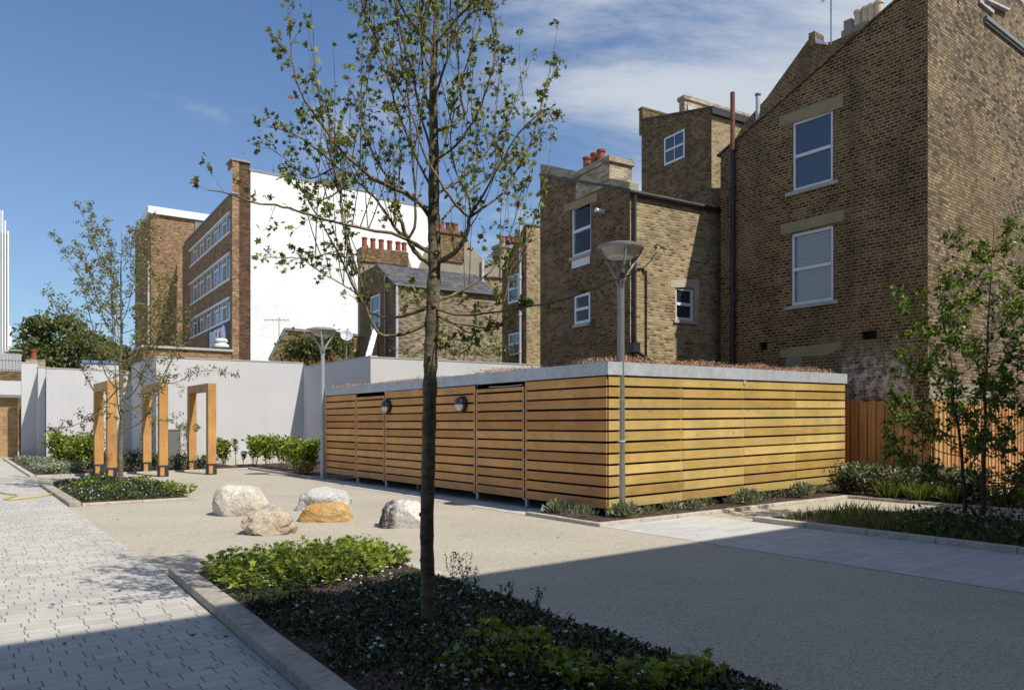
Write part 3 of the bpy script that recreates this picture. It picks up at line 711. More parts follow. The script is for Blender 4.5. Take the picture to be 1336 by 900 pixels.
# hose
g = G(60, 649); m = MB()
pts = [G(-45, 640), G(-12, 641), G(8, 645), G(22, 646.5), G(14, 650), G(6, 652), G(18, 652.5), G(45, 649.5), G(62, 647), G(75, 643.5) + Vector((0, 0, .06)), G(84, 641.5) + Vector((0, 0, .1)), G(92, 643) + Vector((0, 0, .08)), G(99, 646) + Vector((0, 0, .05))]
m.tube(smooth_path([p + Vector((0, 0, .022)) for p in pts], 6), .017, 8)
tag(m.build('garden_hose', simple('yellow_hose', (.50, .40, .10), .4), smooth=True), 'yellow garden hose snaking from the paving into the tree bed', 'hose')
# fallen leaves
m = MB()
for px, py in ((105, 737), (82, 764), (252, 831), (909, 699), (762, 719), (733, 697), (907, 833), (427, 713), (300, 633), (272, 871), (1173, 704), (830, 690), (620, 700), (180, 700), (520, 640), (375, 618), *[(random.uniform(120, 1050), random.uniform(640, 760)) for _ in range(45)], *[(random.uniform(5, 330), random.uniform(650, 890)) for _ in range(16)]):
    g = G(px, py); a = random.random() * 6.28; s = random.uniform(.012, .03); x = Vector((math.cos(a), math.sin(a), .1)) * s; y = Vector((-math.sin(a), math.cos(a), .25)) * s * .6; c = g + Vector((0, 0, .02))
    m.add([c - x, c - x * .2 + y, c + x, c - x * .2 - y], [(0, 1, 2, 3)])
tag(m.build('fallen_leaves', M['bark_dark'], origin=(0, 8, 0)), 'a few dry brown leaves scattered over the paving', 'leaves', kind='stuff')

# ================================================================== WINDOWS ON WALLS
def sash(par, w, t0, t1, z0, z1, inset=.09, fr=.07, sill=None, lintel=None, glassm='glass', blind=None, mid=.5, mull=0, silld=.06, lm='lintel', frame='upvc', bars=False):
    m = MB(); o1 = -inset + .05; o0 = -inset - .02
    m.wbox(w, t0, t0 + fr, z0, z1, o0, o1); m.wbox(w, t1 - fr, t1, z0, z1, o0, o1)
    m.wbox(w, t0 + fr, t1 - fr, z0, z0 + fr * 1.2, o0, o1); m.wbox(w, t0 + fr, t1 - fr, z1 - fr, z1, o0, o1)
    zm = z0 + (z1 - z0) * mid
    if mid: m.wbox(w, t0 + fr, t1 - fr, zm - fr * .55, zm + fr * .55, o0, o1 + .012)
    if bars:
        tm = (t0 + t1) / 2; m.wbox(w, tm - .015, tm + .015, z0 + fr, zm - fr * .55, o0, o1 - .01); m.wbox(w, tm - .015, tm + .015, zm + fr * .55, z1 - fr, o0, o1 - .01)
    for k in range(mull): tm = t0 + (t1 - t0) * (k + 1) / (mull + 1); m.wbox(w, tm - .03, tm + .03, z0 + fr, z1 - fr, o0, o1)
    f = m.build('window', M[frame], par, bevel=0)
    zs = [(z0 + fr, zm), (zm, z1 - fr)] if mid else [(z0 + fr, z1 - fr)]
    for a, b in zs:
        m = MB(); m.wbox(w, t0 + fr * .9, t1 - fr * .9, a, b, -inset + .0, -inset + .012); m.build('pane', M['clear' if blind else glassm], f)
    if blind:
        m = MB(); k = z0 + fr
        if blind == 'slats':
            while k < z1 - fr: m.obox(w.p(t0 + fr, k, -inset - .06), w.d * (t1 - t0 - 2 * fr), w.out * .02 + Vector((0, 0, .012)), Vector((0, 0, .03))); k += .062
        m.wbox(w, t0, t1, z0, z1, -inset - .12, -inset - .10); m.build('blind' if blind == 'slats' else 'curtain', M['blind' if blind == 'slats' else 'curtain'], f)
    if sill: m = MB(); m.wbox(w, t0 - sill, t1 + sill, z0 - .09, z0 - .002, -.1, silld); m.build('sill', M['stone_sill'], f, bevel=.005)
    if lintel: m = MB(); m.wbox(w, t0 - lintel[0], t1 + lintel[0], z1 + .012, z1 + lintel[1], -.02, .012); m.build('lintel', M[lm], f)
    return f
def win_px(w, x0, x1, yt, yb, at='l'):
    t0, _ = w.at(x0); t1, _ = w.at(x1); xm = x0 if at == 'l' else x1
    z1 = w.at(xm, yt)[1]; z0 = w.at(xm, yb)[1]; return (min(t0, t1), max(t0, t1), z0, z1)
def pots(par, w, tts, o, z, h, r, mat):
    for t in tts:
        m = MB(); c = w.p(t, z, o); m.lathe(c, [(r * 1.1, 0), (r * .95, .06), (r * .85, h * .8), (r * 1.05, h * .84), (r * 1.05, h * .97), (r * .8, h), (r * .7, h), (r * .7, h - .15)], 14); m.build('chimney_pot', M[mat], par, smooth=False)
def roofslab(par, pts, th, mat, name='roof'):
    m = MB(); n = len(pts); up = [Vector(p) for p in pts]; dn = [p - Vector((0, 0, th)) for p in up]
    m.add(up, [tuple(range(n))]); m.add(dn, [tuple(range(n))[::-1]])
    for i in range(n): m.quad(dn[i], dn[(i + 1) % n], up[(i + 1) % n], up[i])
    return m.build(name, M[mat], par)

# ================================================================== BIG HOUSE (right)
C = Vector((9.02, 16.08, 0)); a_l = Wall(C, U, -V); a_r = Wall(C, V, -U)
E = 5.42; zt = lambda t: 11.34 - .4316 * t
big = thing('brick_house', C, 'tallest dark brick house at the right with two large white sash windows', 'house')
o1 = win_px(a_l, 1033.5, 1086.5, 160.5, 251); o2 = win_px(a_l, 1032, 1087, 306, 399.5)
t, z = a_l.at(1134, 437); hole1 = (t - .17, t + .17, z - .1, z + .1); t, z = a_l.at(996, 451); hole2 = (t - .12, t + .12, z - .12, z + .1)
m = MB(); m.wall(a_l, 0, E, 0, [(0, zt(0)), (E, zt(E))], [o1, o2, hole1, hole2], .13)
m.quad(a_l.p(E, 0), a_l.p(E, 0, -9), a_l.p(E, zt(E), -9), a_l.p(E, zt(E)))
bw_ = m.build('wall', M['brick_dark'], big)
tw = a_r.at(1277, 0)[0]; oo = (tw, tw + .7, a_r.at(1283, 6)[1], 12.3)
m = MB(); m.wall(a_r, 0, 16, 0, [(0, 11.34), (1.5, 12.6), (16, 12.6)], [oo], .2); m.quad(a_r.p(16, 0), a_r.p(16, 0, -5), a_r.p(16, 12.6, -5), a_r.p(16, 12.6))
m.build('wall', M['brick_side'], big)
wf = sash(big, a_l, *o1, sill=.16, mid=.5); sash(big, a_l, *o2, sill=.14, mid=.5, blind='slats')
sash(big, a_r, *oo, inset=.15, mid=.5, sill=.06)
m = MB(); m.wbox(a_l, o1[0] + .08, o1[1] - .3, o1[3] - .36, o1[3] - .09, -.088, -.086); m.build('blind', simple('grey_roller_blind', (.10, .13, .18), .25), wf)
def plate(par, w, poly, o0, o1, mat, name):
    pts_ = []; [pts_.append(w.at(*p)) for p in poly]; m = MB(); n = len(pts_)
    f = [w.p(t, z, o1) for t, z in pts_]; b = [w.p(t, z, o0) for t, z in pts_]
    m.add(f, [tuple(range(n))]); [m.quad(b[i], b[(i + 1) % n], f[(i + 1) % n], f[i]) for i in range(n)]
    return m.build(name, M[mat], par)
plate(big, a_l, [(1017, 154), (1100, 123), (1100, 140), (1017, 166)], -.02, .012, 'lintel', 'lintel')
plate(big, a_l, [(1019, 293), (1101, 274), (1101, 288), (1019, 307)], -.02, .012, 'lintel', 'lintel')
plate(big, a_l, [(1018, 456), (1098, 445), (1098, 456), (1075, 464), (1018, 467)], -.02, .010, 'lintel', 'lintel')
plate(big, a_l, [(1026, 467), (1046, 465), (1046, 486), (1026, 487)], -.02, .006, 'cement', 'cement_patch')
for hb in (hole1, hole2):
    m = MB(); m.wbox(a_l, hb[0], hb[1], hb[2], hb[3], -.3, -.129); m.build('vent_recess', M['black'], big)
roofslab(big, [a_l.p(-.03, zt(-.03) + .06, .05), a_l.p(E + .1, zt(E + .1) + .06, .05), a_l.p(E + .1, zt(E + .1) + .06, -9), a_l.p(-.03, zt(-.03) + .06, -1.6)], .05, 'brick_side')
m = MB(); m.wbox(a_r, 0, 1.35, .0, 2.62, .003, .035); m.wbox(a_r, 1.35, 3.2, 0, 2.5, .003, .035); m.build('render_plinth', M['cement'], big)
# sloping lead flashing by the upper window
m = MB(); p, q = a_r.at(1283, 27), a_r.at(1337, 70); d = a_r.p(*q) - a_r.p(*p)
m.obox(a_r.p(p[0], p[1], 0), d, a_r.out * .09, Vector((0, 0, .09))); m.obox(a_r.p(p[0], p[1] - .06, 0), d, a_r.out * .05, Vector((0, 0, .06))); m.build('flashing', M['lead'], big)
m = MB(); p, q = a_r.at(1281, 3), a_r.at(1311, 17); d = a_r.p(*q) - a_r.p(*p); m.obox(a_r.p(p[0], p[1], 0), d, a_r.out * .12, Vector((0, 0, .05))); m.build('window_hood', M['greypipe'], big)
for px, py in ((1246, 101), (1297, 234), (1250, 2)):
    t, z = a_r.at(px, py); m = MB(); m.wbox(a_r, t - .06, t + .06, z - .06, z + .05, -.05, .002); m.build('missing_brick', M['black'], big)
# soil pipe
tp = a_l.at(958.5)[0]; z1 = a_l.at(958.5, 197)[1]; z2 = a_l.at(958.5, 122)[1]
m = MB(); m.tube([a_l.p(tp, 0, .09), a_l.p(tp, z1, .09)], .06, 12)
for z in np.arange(1, z1, 1.7): m.tube([a_l.p(tp, z, .09), a_l.p(tp, z + .1, .09)], .075, 12)
sp_ = m.build('soil_pipe', M['iron'], big); m = MB(); m.tube([a_l.p(tp, z1, .09), a_l.p(tp, z2, .09)], .062, 12); m.tube([a_l.p(tp, z1 - .02, .09), a_l.p(tp, z1 + .12, .09)], .085, 12); m.build('vent_pipe', M['rust'], big)
m = MB(); m.tube([a_l.p(tp + .1, 5.3, .08), a_l.p(tp - .1, 4.9, .08)], .05, 10); m.build('pipe_bend', M['iron'], big)
tx = thing('utility_box', a_r.p(*a_r.at(1247.5, 511)), 'small turquoise box fixed low on the sunlit brick side', 'box'); t, z = a_r.at(1247.5, 511)
m = MB(); m.wbox(a_r, t - .07, t + .07, z - .09, z + .09, .036, .10); m.build('box_body', simple('turquoise_plastic', (.03, .42, .40), .5), tx, bevel=.01)
m = MB(); m.wbox(a_r, t - .075, t + .075, z + .05, z + .06, .036, .104); m.build('lid', simple('turquoise_lid', (.03, .36, .35), .5), tx)

# main terrace house behind it
C2 = C + V * 5; b_l = Wall(C2, U, -V)
hb = thing('terrace_house', C2, 'dark gabled house rising behind the tallest brick house, with four buff pots', 'house')
pr = [b_l.at(x, y) for x, y in ((1140, 30), (1087, 54), (1078, 56), (1056, 50), (1000, 128), (972, 160), (940, 215))]
pr = sorted(pr); m = MB(); m.wall(b_l, 0, pr[-1][0], 0, [(0, pr[0][1])] + pr)
te, ze = pr[-1]; m.quad(b_l.p(te, 0), b_l.p(te, 0, -6), b_l.p(te, ze, -6), b_l.p(te, ze)); m.build('wall', M['brick_dark'], hb)
roofslab(hb, [b_l.p(pr[0][0], pr[0][1] + .04, .03), b_l.p(te, ze + .04, .03), b_l.p(te, ze + .04, -6), b_l.p(pr[0][0], pr[0][1] + .04, -6)], .06, 'slate')
m = MB(); t0, zz0 = b_l.at(1064, 56); t1, _ = b_l.at(1056, 56); m.wbox(b_l, t0, t1, zz0 - .1, b_l.at(1060, 43)[1], -.5, .05)
m.build('parapet', M['brick_dark'], hb); plate(hb, b_l, [(1065, 49), (1080, 57), (1080, 59), (1065, 57)], .0, .06, 'gable_white', 'painted_trim')
# chimney stack
t0 = b_l.at(1137)[0]; t1 = b_l.at(1090)[0]; zb = b_l.at(1110, 60)[1]; zc = b_l.at(1110, 33)[1]
m = MB(); m.wbox(b_l, t0, t1, zb - 2, zc - .25, -.9, -.05); m.wbox(b_l, t0 + .12, t1 - .12, zc - .25, zc, -.85, -.12); ch = m.build('chimney', M['cement'], hb)
pots(ch, b_l, [b_l.at(x)[0] for x in (1111, 1121, 1129, 1138)], -.4, zc - .05, .62, .13, 'buffpot'); 
m = MB(); m.wbox(b_l, b_l.at(1104)[0], b_l.at(1094)[0], zc, zc + .38, -.75, -.3); m.build('stack_block', M['cement'], ch)
# metal flue and aerial
ft, fz = b_l.at(994.5, 157); c = b_l.p(ft, fz - .4, .25); fl = thing('metal_flue', c, 'thin shiny metal flue between the rusty vent pipe and the tallest house roof', 'flue')
m = MB(); m.lathe(c, [(.07, 0), (.07, 1.15)], 16); m.build('flue_pipe', M['galv'], fl); m = MB(); m.lathe(c + Vector((0, 0, 1.17)), [(.1, 0), (.1, .05), (.02, .1)], 16); m.build('cowl', M['lead'], fl)
def aerial(c, H, label, d, arms=((0., .9),), yag=None, r=.012):
    t = thing('tv_aerial', c, label, 'aerial', 'television aerials on the roofs'); m = MB(); m.tube([c, c + Vector((0, 0, H))], r, 6); m.build('mast', M['lead'], t)
    m = MB()
    for h, L in arms:
        p = c + Vector((0, 0, H - h)); m.tube([p - d * L * .4, p + d * L * .6], r * .7, 5); s = Vector((-d.y, d.x, 0))
        for k in range(7): q = p - d * L * .4 + d * L * (k / 6.); m.tube([q - s * .16 - Vector((0, 0, .05)), q + s * .16 + Vector((0, 0, .05))], r * .45, 4)
    m.build('antenna_array', M['lead'], t)
aerial(b_l.p(*b_l.at(1086.5, 60), .1), 1.75, 'dark television aerial on a mast left of the buff chimney pots', Vector((.8, -.6, .25)).normalized(), ((.1, 1.0), (.25, .7)), r=.022)

# ================================================================== MIDDLE HOUSE
C = Vector((3.05, 19.15, 0)); m_l = Wall(C, U2, -V2); m_r = Wall(C, V2, -U2)
mid = thing('brick_house', C, 'lower pale brick house with three red pots, standing behind the timber store', 'house')
EL = 4.3; zl = lambda t: 7.62 + (9.25 - 7.62) / EL * t
o1 = win_px(m_l, 745, 771, 271, 337); o2 = win_px(m_l, 749.5, 770, 386, 424); o3 = win_px(m_r, 881.5, 905.5, 374, 417)
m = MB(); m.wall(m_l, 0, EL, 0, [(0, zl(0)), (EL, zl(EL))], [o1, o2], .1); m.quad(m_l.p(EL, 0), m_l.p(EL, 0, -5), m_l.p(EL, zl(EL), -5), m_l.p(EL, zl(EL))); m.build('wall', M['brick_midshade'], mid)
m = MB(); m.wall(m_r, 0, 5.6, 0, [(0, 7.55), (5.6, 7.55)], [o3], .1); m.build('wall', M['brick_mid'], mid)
roofslab(mid, [m_l.p(-.12, 7.62, .06), m_l.p(EL, 9.3, .06), m_l.p(EL, 9.3, -5.6), m_l.p(-.12, 7.62, -5.6)], .06, 'slate')
sash(mid, m_l, *o1, sill=.03, lintel=None, blind='curtain', mid=.5); sash(mid, m_l, *o2, sill=.03, blind='curtain', mid=.5, inset=.05); sash(mid, m_r, *o3, sill=.08, mid=.5, silld=.05)
m = MB(); m.wbox(m_l, o1[0] + .05, o1[1] - .05, o1[2] - .32, o1[2] - .095, -.1, .01); m.build('under_sill_panel', M['upvc'], mid)
plate(mid, m_l, [(737, 268), (779, 251), (779, 262), (737, 277)], -.02, .01, 'lintel', 'lintel')
plate(mid, m_r, [(875, 366), (912, 364), (912, 374.5), (875, 375)], -.02, .01, 'lintel_pale', 'lintel')
plate(mid, m_r, [(905.5, 374), (911.5, 374), (911.5, 418), (905.5, 418)], -.02, .008, 'lintel_pale', 'window_surround')
# parapet coping behind verge, chimney
m = MB(); t0 = m_l.at(836)[0] * 0 - .0
ps = [(0.05, 7.6, 7.95), (1.35, 8.1, 8.35), (3.0, 8.75, 9.2), (EL, 9.2, 9.62)]
m.wall(m_l, 0.02, EL, 7.6, [(0.02, 7.85), (EL, 9.62)]); 
for t_a, t_b in ((0.02, EL),):
    A = [m_l.p(t_a, 7.6, -.3), m_l.p(t_b, 9.25, -.3), m_l.p(t_b, 9.62, -.3), m_l.p(t_a, 7.85, -.3)]; B = [m_l.p(t_a, 7.6, -.001), m_l.p(t_b, 9.25, -.001), m_l.p(t_b, 9.62, -.001), m_l.p(t_a, 7.85, -.001)]
    m = MB(); m.add(A + B, [(0, 1, 2, 3), (4, 7, 6, 5), (3, 2, 6, 7), (1, 5, 6, 2), (0, 3, 7, 4)])
m.build('parapet', M['brick_parapet'], mid)
t0 = m_l.at(796)[0]; t1 = m_l.at(752)[0]; zc = m_l.at(775, 213)[1]
m = MB(); m.wbox(m_l, t0, t1, 8, zc - .18, -.75, .02); m.wbox(m_l, t0 - .06, t1 + .06, zc - .18, zc - .08, -.81, .08); m.wbox(m_l, t0 - .02, t1 + .02, zc - .08, zc, -.77, .04); ch = m.build('chimney', M['brick_parapet'], mid)
pots(ch, m_l, [m_l.at(x)[0] for x in (754.5, 764.5, 773)], -.3, zc - .02, .47, .12, 'terracotta')
m = MB(); m.tube([m_r.p(-.1, 7.56, .09), m_r.p(5.5, 7.56, .09)], .055, 8); m.build('gutter', M['iron'], mid)
m = MB(); m.tube([m_r.p(.1, 7.5, .07), m_r.p(.1, 3.9, .07), m_r.p(.12, 3.7, .07)], .045, 8); m.box(m_r.p(.1, 3.45, .07), .2, .2, .25, .5)
m.tube([m_r.p(.1, 3.5, .08), m_r.p(1.6, 2.75, .1)], .05, 8); m.tube([m_r.p(.1, 3.45, .07), m_r.p(.1, 1, .07)], .045, 8); m.build('downpipe', M['iron'], mid)
m = MB(); pt = m_r.at(842)[0]; m.tube([m_r.p(pt, 5.6, .04), m_r.p(pt, 2.5, .04)], .02, 6); m.build('cable', M['iron'], mid)
m = MB(); p = m_l.at(788, 276); m.tube([m_l.p(*p, 0), m_l.p(*p, .28)], .055, 12); m.build('boiler_flue', M['upvc'], mid)

# upper block behind
C = Vector((7.27, 27., 0)); u_l = Wall(C, U2, -V2); u_r = Wall(C, V2, -U2)
up = thing('brick_house', C, 'tall narrow brick block with one small white sash window, behind the red potted house', 'house')
EL = 3.88; zv = lambda t: 13.1 + .24 * t
o1 = win_px(u_l, 867, 893.5, 181, 217)
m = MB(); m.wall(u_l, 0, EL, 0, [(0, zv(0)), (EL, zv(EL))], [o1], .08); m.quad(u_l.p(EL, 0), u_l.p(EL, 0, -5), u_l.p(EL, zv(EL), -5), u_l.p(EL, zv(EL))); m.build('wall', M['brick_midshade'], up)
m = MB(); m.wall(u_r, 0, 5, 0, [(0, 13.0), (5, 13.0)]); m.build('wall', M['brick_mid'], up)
sash(up, u_l, *o1, inset=.03, fr=.07, mid=.5, bars=True)
roofslab(up, [u_l.p(-.15, 13.12, .05), u_l.p(EL, zv(EL) + .05, .05), u_l.p(EL, zv(EL) + .05, -5), u_l.p(-.15, 13.12, -5)], .07, 'slate')
m = MB(); m.wbox(u_r, -.1, 5, 12.85, 13.06, .003, .14); m.build('gutter', M['iron'], up)
m = MB(); m.wbox(u_l, EL - .1, EL + .12, zv(EL) - .6, zv(EL) + .42, -5, .03); m.wbox(u_l, EL - .12, EL + .14, zv(EL) + .42, zv(EL) + .5, -5, .06); m.build('parapet', M['brick_midshade'], up)
pw = Wall(u_r.p(1.05, 0, -2.5), V2, -U2); m = MB(); m.wbox(pw, 0, 3.9, 13.0, 14.6, -.3, 0); m.wbox(pw, -.06, 3.9, 14.6, 14.75, -.36, .06); m.build('parapet', M['brick_parapet'], up)
m = MB(); m.obox(pw.p(.15, 14.2, .003), V2 * 1.9 + Vector((0, 0, -.6)), pw.out * .05, Vector((0, 0, .2))); m.build('flashing', M['greypipe'], up)

# ================================================================== TERRACE IN THE BACKGROUND
C = P(516, HY, 34); C.z = 0; e_l = Wall(C, U2, -V2); e_r = Wall(C, V2, -U2)
te_ = thing('terrace_house', C, 'brick rear extension with slate roof and tall pale pipe, partly behind the maple trunk', 'house')
zc = 8.0; o1 = win_px(e_l, 484, 496, 388, 430)
m = MB(); m.wall(e_l, 0, 4.9, 0, [(0, zc), (2.4, 9.35), (4.9, 9.35)], [o1], .1); m.build('wall', M['brick_midshade'], te_)
m = MB(); m.wall(e_r, 0, 5.4, 0, [(0, zc), (5.4, zc)], []); m.quad(e_r.p(5.4, 0), e_r.p(5.4, 0, -4), e_r.p(5.4, zc, -4), e_r.p(5.4, zc)); m.build('wall', M['brick_far'], te_)
roofslab(te_, [e_l.p(-.1, zc - .02, .08), e_l.p(2.4, 9.4, .08), e_l.p(2.4, 9.4, -5.4), e_l.p(-.1, zc - .02, -5.4)], .08, 'slate')
sash(te_, e_l, *o1, mid=.5, inset=.04)
m = MB(); m.tube([e_r.p(.02, 0, .12), e_r.p(.02, zc, .12)], .06, 10); m.build('downpipe', M['greypipe'], te_)
m = MB(); m.tube([e_r.p(-.1, zc - .06, .12), e_r.p(5.4, zc - .06, .12)], .07, 8); m.build('gutter', M['iron'], te_)
for px in (494, 505): m = MB(); tt_ = e_l.at(px)[0]; m.tube([e_l.p(tt_, 2, .1), e_l.p(tt_, 8.6 if px > 500 else 6.5, .1)], .05, 8); m.build('soil_pipe', M['pole'], te_)
# main range
C = P(470, HY, 39.5); C.z = 0; r_w = Wall(C, V2, -U2)
ra = thing('terrace_house', C, 'rendered terrace with red chimney pots in a row beyond the white gable', 'house')
T = lambda x, y: r_w.at(x, y)
prof = [T(470, 325), T(530, 327), T(538, 352), T(545, 352), T(556, 322), T(580, 303), T(602, 304), T(625, 333), T(640, 345), T(712, 350)]
m = MB(); m.wall(r_w, prof[0][0], prof[-1][0], 0, prof, [win_px(r_w, 629, 645, 388, 412)]); m.quad(r_w.p(0, 0), r_w.p(0, 0, -.4), r_w.p(0, prof[0][1], -.4), r_w.p(0, prof[0][1])); m.build('wall', M['cement'], ra)
sash(ra, r_w, *win_px(r_w, 629, 645, 388, 412), mid=.5)
m = MB(); a_, b_ = T(471, 331), T(532, 331); m.wbox(r_w, a_[0], b_[0], a_[1] - .4, a_[1] + .35, -.7, .1); c1 = m.build('chimney', M['brick_midshade'], ra)
pots(c1, r_w, [T(x, 0)[0] for x in (478, 489, 500, 511, 522, 530)], -.3, a_[1] + .35, .62, .15, 'terracotta')
m = MB(); a_, b_ = T(572, 305), T(604, 305); m.wbox(r_w, a_[0], b_[0], a_[1] - 1.5, a_[1] + .05, -.8, .1); m.wbox(r_w, a_[0] - .1, b_[0] + .1, a_[1] + .05, a_[1] + .25, -.9, .2); c1 = m.build('chimney', M['brick_midshade'], ra)
pots(c1, r_w, [T(x, 0)[0] for x in (579, 588, 597)], -.3, a_[1] + .25, .55, .17, 'terracotta')
m = MB(); a_, b_ = T(652, 325), T(679, 325); m.wbox(r_w, a_[0], b_[0], a_[1] - 1.8, a_[1] + .1, -.8, .1); m.wbox(r_w, a_[0] - .08, b_[0] + .08, a_[1] + .1, a_[1] + .3, -.9, .2); c1 = m.build('chimney', M['cement'], ra)
pots(c1, r_w, [T(x, 0)[0] for x in (658, 665, 672, 677)], -.3, a_[1] + .3, .6, .15, 'terracotta')
m = MB(); p0, p1 = T(620, 338), T(700, 345); q0, q1 = T(628, 362), T(700, 366)
m.add([r_w.p(*p0, -2.), r_w.p(*p1, -2.), r_w.p(*q1, .2), r_w.p(*q0, .2)], [(0, 3, 2, 1)]); m.build('roof', M['slate'], ra)
m = MB(); tt_ = T(628, 0)[0]; m.tube([r_w.p(tt_, 2, .15), r_w.p(tt_, T(628, 340)[1], .15)], .08, 8); m.build('downpipe', M['greypipe'], ra)
m = MB(); m.wall(Wall(r_w.p(0, 0, .06), V2, -U2), T(628, 0)[0], T(700, 0)[0], 0, [(T(628, 0)[0], T(628, 366)[1]), (T(700, 0)[0], T(700, 368)[1])], [win_px(r_w, 629, 645, 388, 412)]); m.build('wall', M['brick_far'], ra)
# side-on extension to its right
C = P(687, HY, 30); C.z = 0; s_l = Wall(C, U2, -V2); s_r = Wall(C, V2, -U2)
se = thing('terrace_house', C, 'narrow brick extension with tilted open white windows and steep lean-to roof', 'house')
A, B = s_l.at(687, 293), s_l.at(655, 352)
ops = [win_px(s_l, 664, 678, 361, 397), win_px(s_l, 665, 681, 436, 464)]
m = MB(); m.wall(s_l, 0, B[0], 0, [(0, A[1]), (B[0], B[1])], ops, .1); m.build('wall', M['brick_midshade'], se)
m = MB(); m.wall(s_r, 0, .9, 0, [(0, A[1]), (.9, A[1])]); m.build('wall', M['brick_mid'], se)
for o in ops: sash(se, s_l, *o, mid=.5, inset=-.0, glassm='glass_blue')
roofslab(se, [s_l.p(-.05, A[1] + .05, .06), s_l.p(B[0], B[1] + .05, .06), s_l.p(B[0], B[1] + .05, -.9), s_l.p(-.05, A[1] + .05, -.9)], .06, 'lead')
m = MB(); tt_ = s_l.at(682)[0]; m.tube([s_l.p(tt_, 2, .12), s_l.p(tt_, 9.8, .12)], .05, 8)
for z in (4.5, 6, 7.5): m.tube([s_l.p(tt_, z, .12), s_l.p(tt_, z + .12, .12)], .075, 8)
m.build('soil_pipe', M['greypipe'], se)

# low brick wedge with plants, dish, aerial, ladder
C = P(352, HY, 34); C.z = 0; k_w = Wall(C, V2, -U2); K = lambda x, y: k_w.at(x, y)
wd = thing('brick_outbuilding', C, 'low dark brick lean-to end overgrown with shrubs behind the white wall', 'outbuilding')
pf = [K(352, 470), K(372, 431), K(450, 437), K(476, 440)]
m = MB(); m.wall(k_w, pf[0][0], pf[-1][0], 0, pf); m.build('wall', M['brick_midshade'], wd)
m = MB()
for a_, b_ in zip(pf[:-1], pf[1:]):
    p, q = k_w.p(*a_), k_w.p(*b_); m.obox(p + k_w.out * .05, q - p, -k_w.out * .35, Vector((0, 0, .12)))
m.build('coping', M['lead'], wd)
P_, D_ = [], []
for px, py, s in ((385, 455, .8), (400, 448, 1), (420, 450, 1.), (436, 446, .9), (392, 462, .8), (448, 458, .6), (412, 462, 1.)):
    q = P(px, py, 33.2)
    for _ in range(260): P_.append((q + Vector((random.gauss(0, .42 * s), random.gauss(0, .3), random.gauss(0, .26 * s))))[:]); D_.append(rdir(.3)[:])
sb = thing('roof_shrub', P(410, 470, 33.2), 'feathery green shrub growing over the low dark brick lean-to', 'shrub')
leaves('foliage', M['leaf_far'], P_, D_, .2, 'ovate', sb); m = MB()
for px in (392, 402, 415, 430): m.tube([P(px, 474, 33.2), P(px + random.uniform(-4, 4), 450, 33.2)], .03, 5)
m.build('stem', M['bark_dark'], sb)
def dish(c, n, r, label):
    t = thing('satellite_dish', c, label, 'satellite dish'); m = MB(); m.lathe(c, [(.01, 0), (r * .5, .03), (r * .85, .09), (r, .13), (r * .99, .14), (r * .85, .10)], 28, n); m.build('dish', M['greypipe'], t, smooth=True)
    m = MB(); m.tube([c, c - Vector((0, 0, 1.1))], .025, 6); m.build('mast', M['lead'], t); m = MB(); m.tube([c - Vector((0, 0, r * .8)) + n * .1, c + n * .45], .015, 5); m.build('receiver_arm', M['lead'], t)
dish(P(452, 439, 32), Vector((.25, -.9, .35)), .26, 'round grey satellite dish behind the white wall, left of the silver duct')
aerial(P(364, 440, 33.6), .9, 'fish-bone television aerial in front of the white gable wall', Vector((-.95, -.1, 0)), ((.12, 1.1),), r=.018)
c = P(478, 470, 31.5); q = P(489, 430, 32.5); ld = thing('metal_duct', c, 'tilted silver metal duct against the shaded brick extension', 'duct'); d = (q - c); s_ = V2 * .24
m = MB(); m.obox(c - s_ / 2, s_, -U2 * .12, d); m.build('duct_body', M['galv'], ld)
m = MB(); [m.obox(c + d * k / 6 - s_ * .54 + U2 * .01, s_ * 1.08, -U2 * .145, d * .02) for k in range(1, 6)]; m.build('joint_band', M['lead'], ld)
# overgrowth along the top of the right white wall
P_, D_ = [], []
for px, s in ((525, .5), (545, .4), (590, .9), (604, 1), (618, .8), (640, .6), (650, .9), (662, .5)):
    q = P(px, 464, 30.5)
    for _ in range(int(130 * s)): P_.append((q + Vector((random.gauss(0, .3), random.gauss(0, .2), abs(random.gauss(0, .4 * s)))))[:]); D_.append(rdir(.3)[:])
b = thing('wild_shrub', P(600, 470, 30.5), 'thin wild shrubs showing above the white wall behind the maple trunk', 'shrub'); leaves('foliage', M['leaf_far'], P_, D_, .12, 'ovate', b)
m = MB(); [m.tube([P(x, 475, 30.5), P(x + 3, 458, 30.5)], .02, 4) for x in (590, 604, 618, 650)]; m.build('stem', M['bark_dark'], b)

# ================================================================== OFFICE BLOCK WITH WHITE GABLE
C = P(327, HY, 50); C.z = 0; g_w = Wall(C, V3, -U3); q_w = Wall(C, U3, -V3)
gb = thing('office_building', C, 'four storey brown brick office with ribbon windows and a big white painted gable', 'office building')
HT = g_w.at(327, 223)[1]; tE = g_w.at(574)[0]
zst = g_w.at(500, 262)[1]
m = MB(); m.wall(g_w, 0, g_w.at(490)[0], 0, [(0, HT), (g_w.at(490)[0], HT)]); m.wall(g_w, g_w.at(490)[0], tE, 0, [(g_w.at(490)[0], HT - .0), (g_w.at(490)[0] + .01, HT - .35), (tE, HT - .35)]); m.quad(g_w.p(tE, 0), g_w.p(tE, 0, -15), g_w.p(tE, HT - .35, -15), g_w.p(tE, HT - .35))
m.build('gable_wall', M['gable_white'], gb)
m = MB(); m.wbox(g_w, -.1, g_w.at(490)[0], HT, HT + .12, -.4, .05); m.wbox(g_w, g_w.at(490)[0], tE, HT - .35, HT - .23, -.4, .05); m.build('coping', M['lead'], gb)
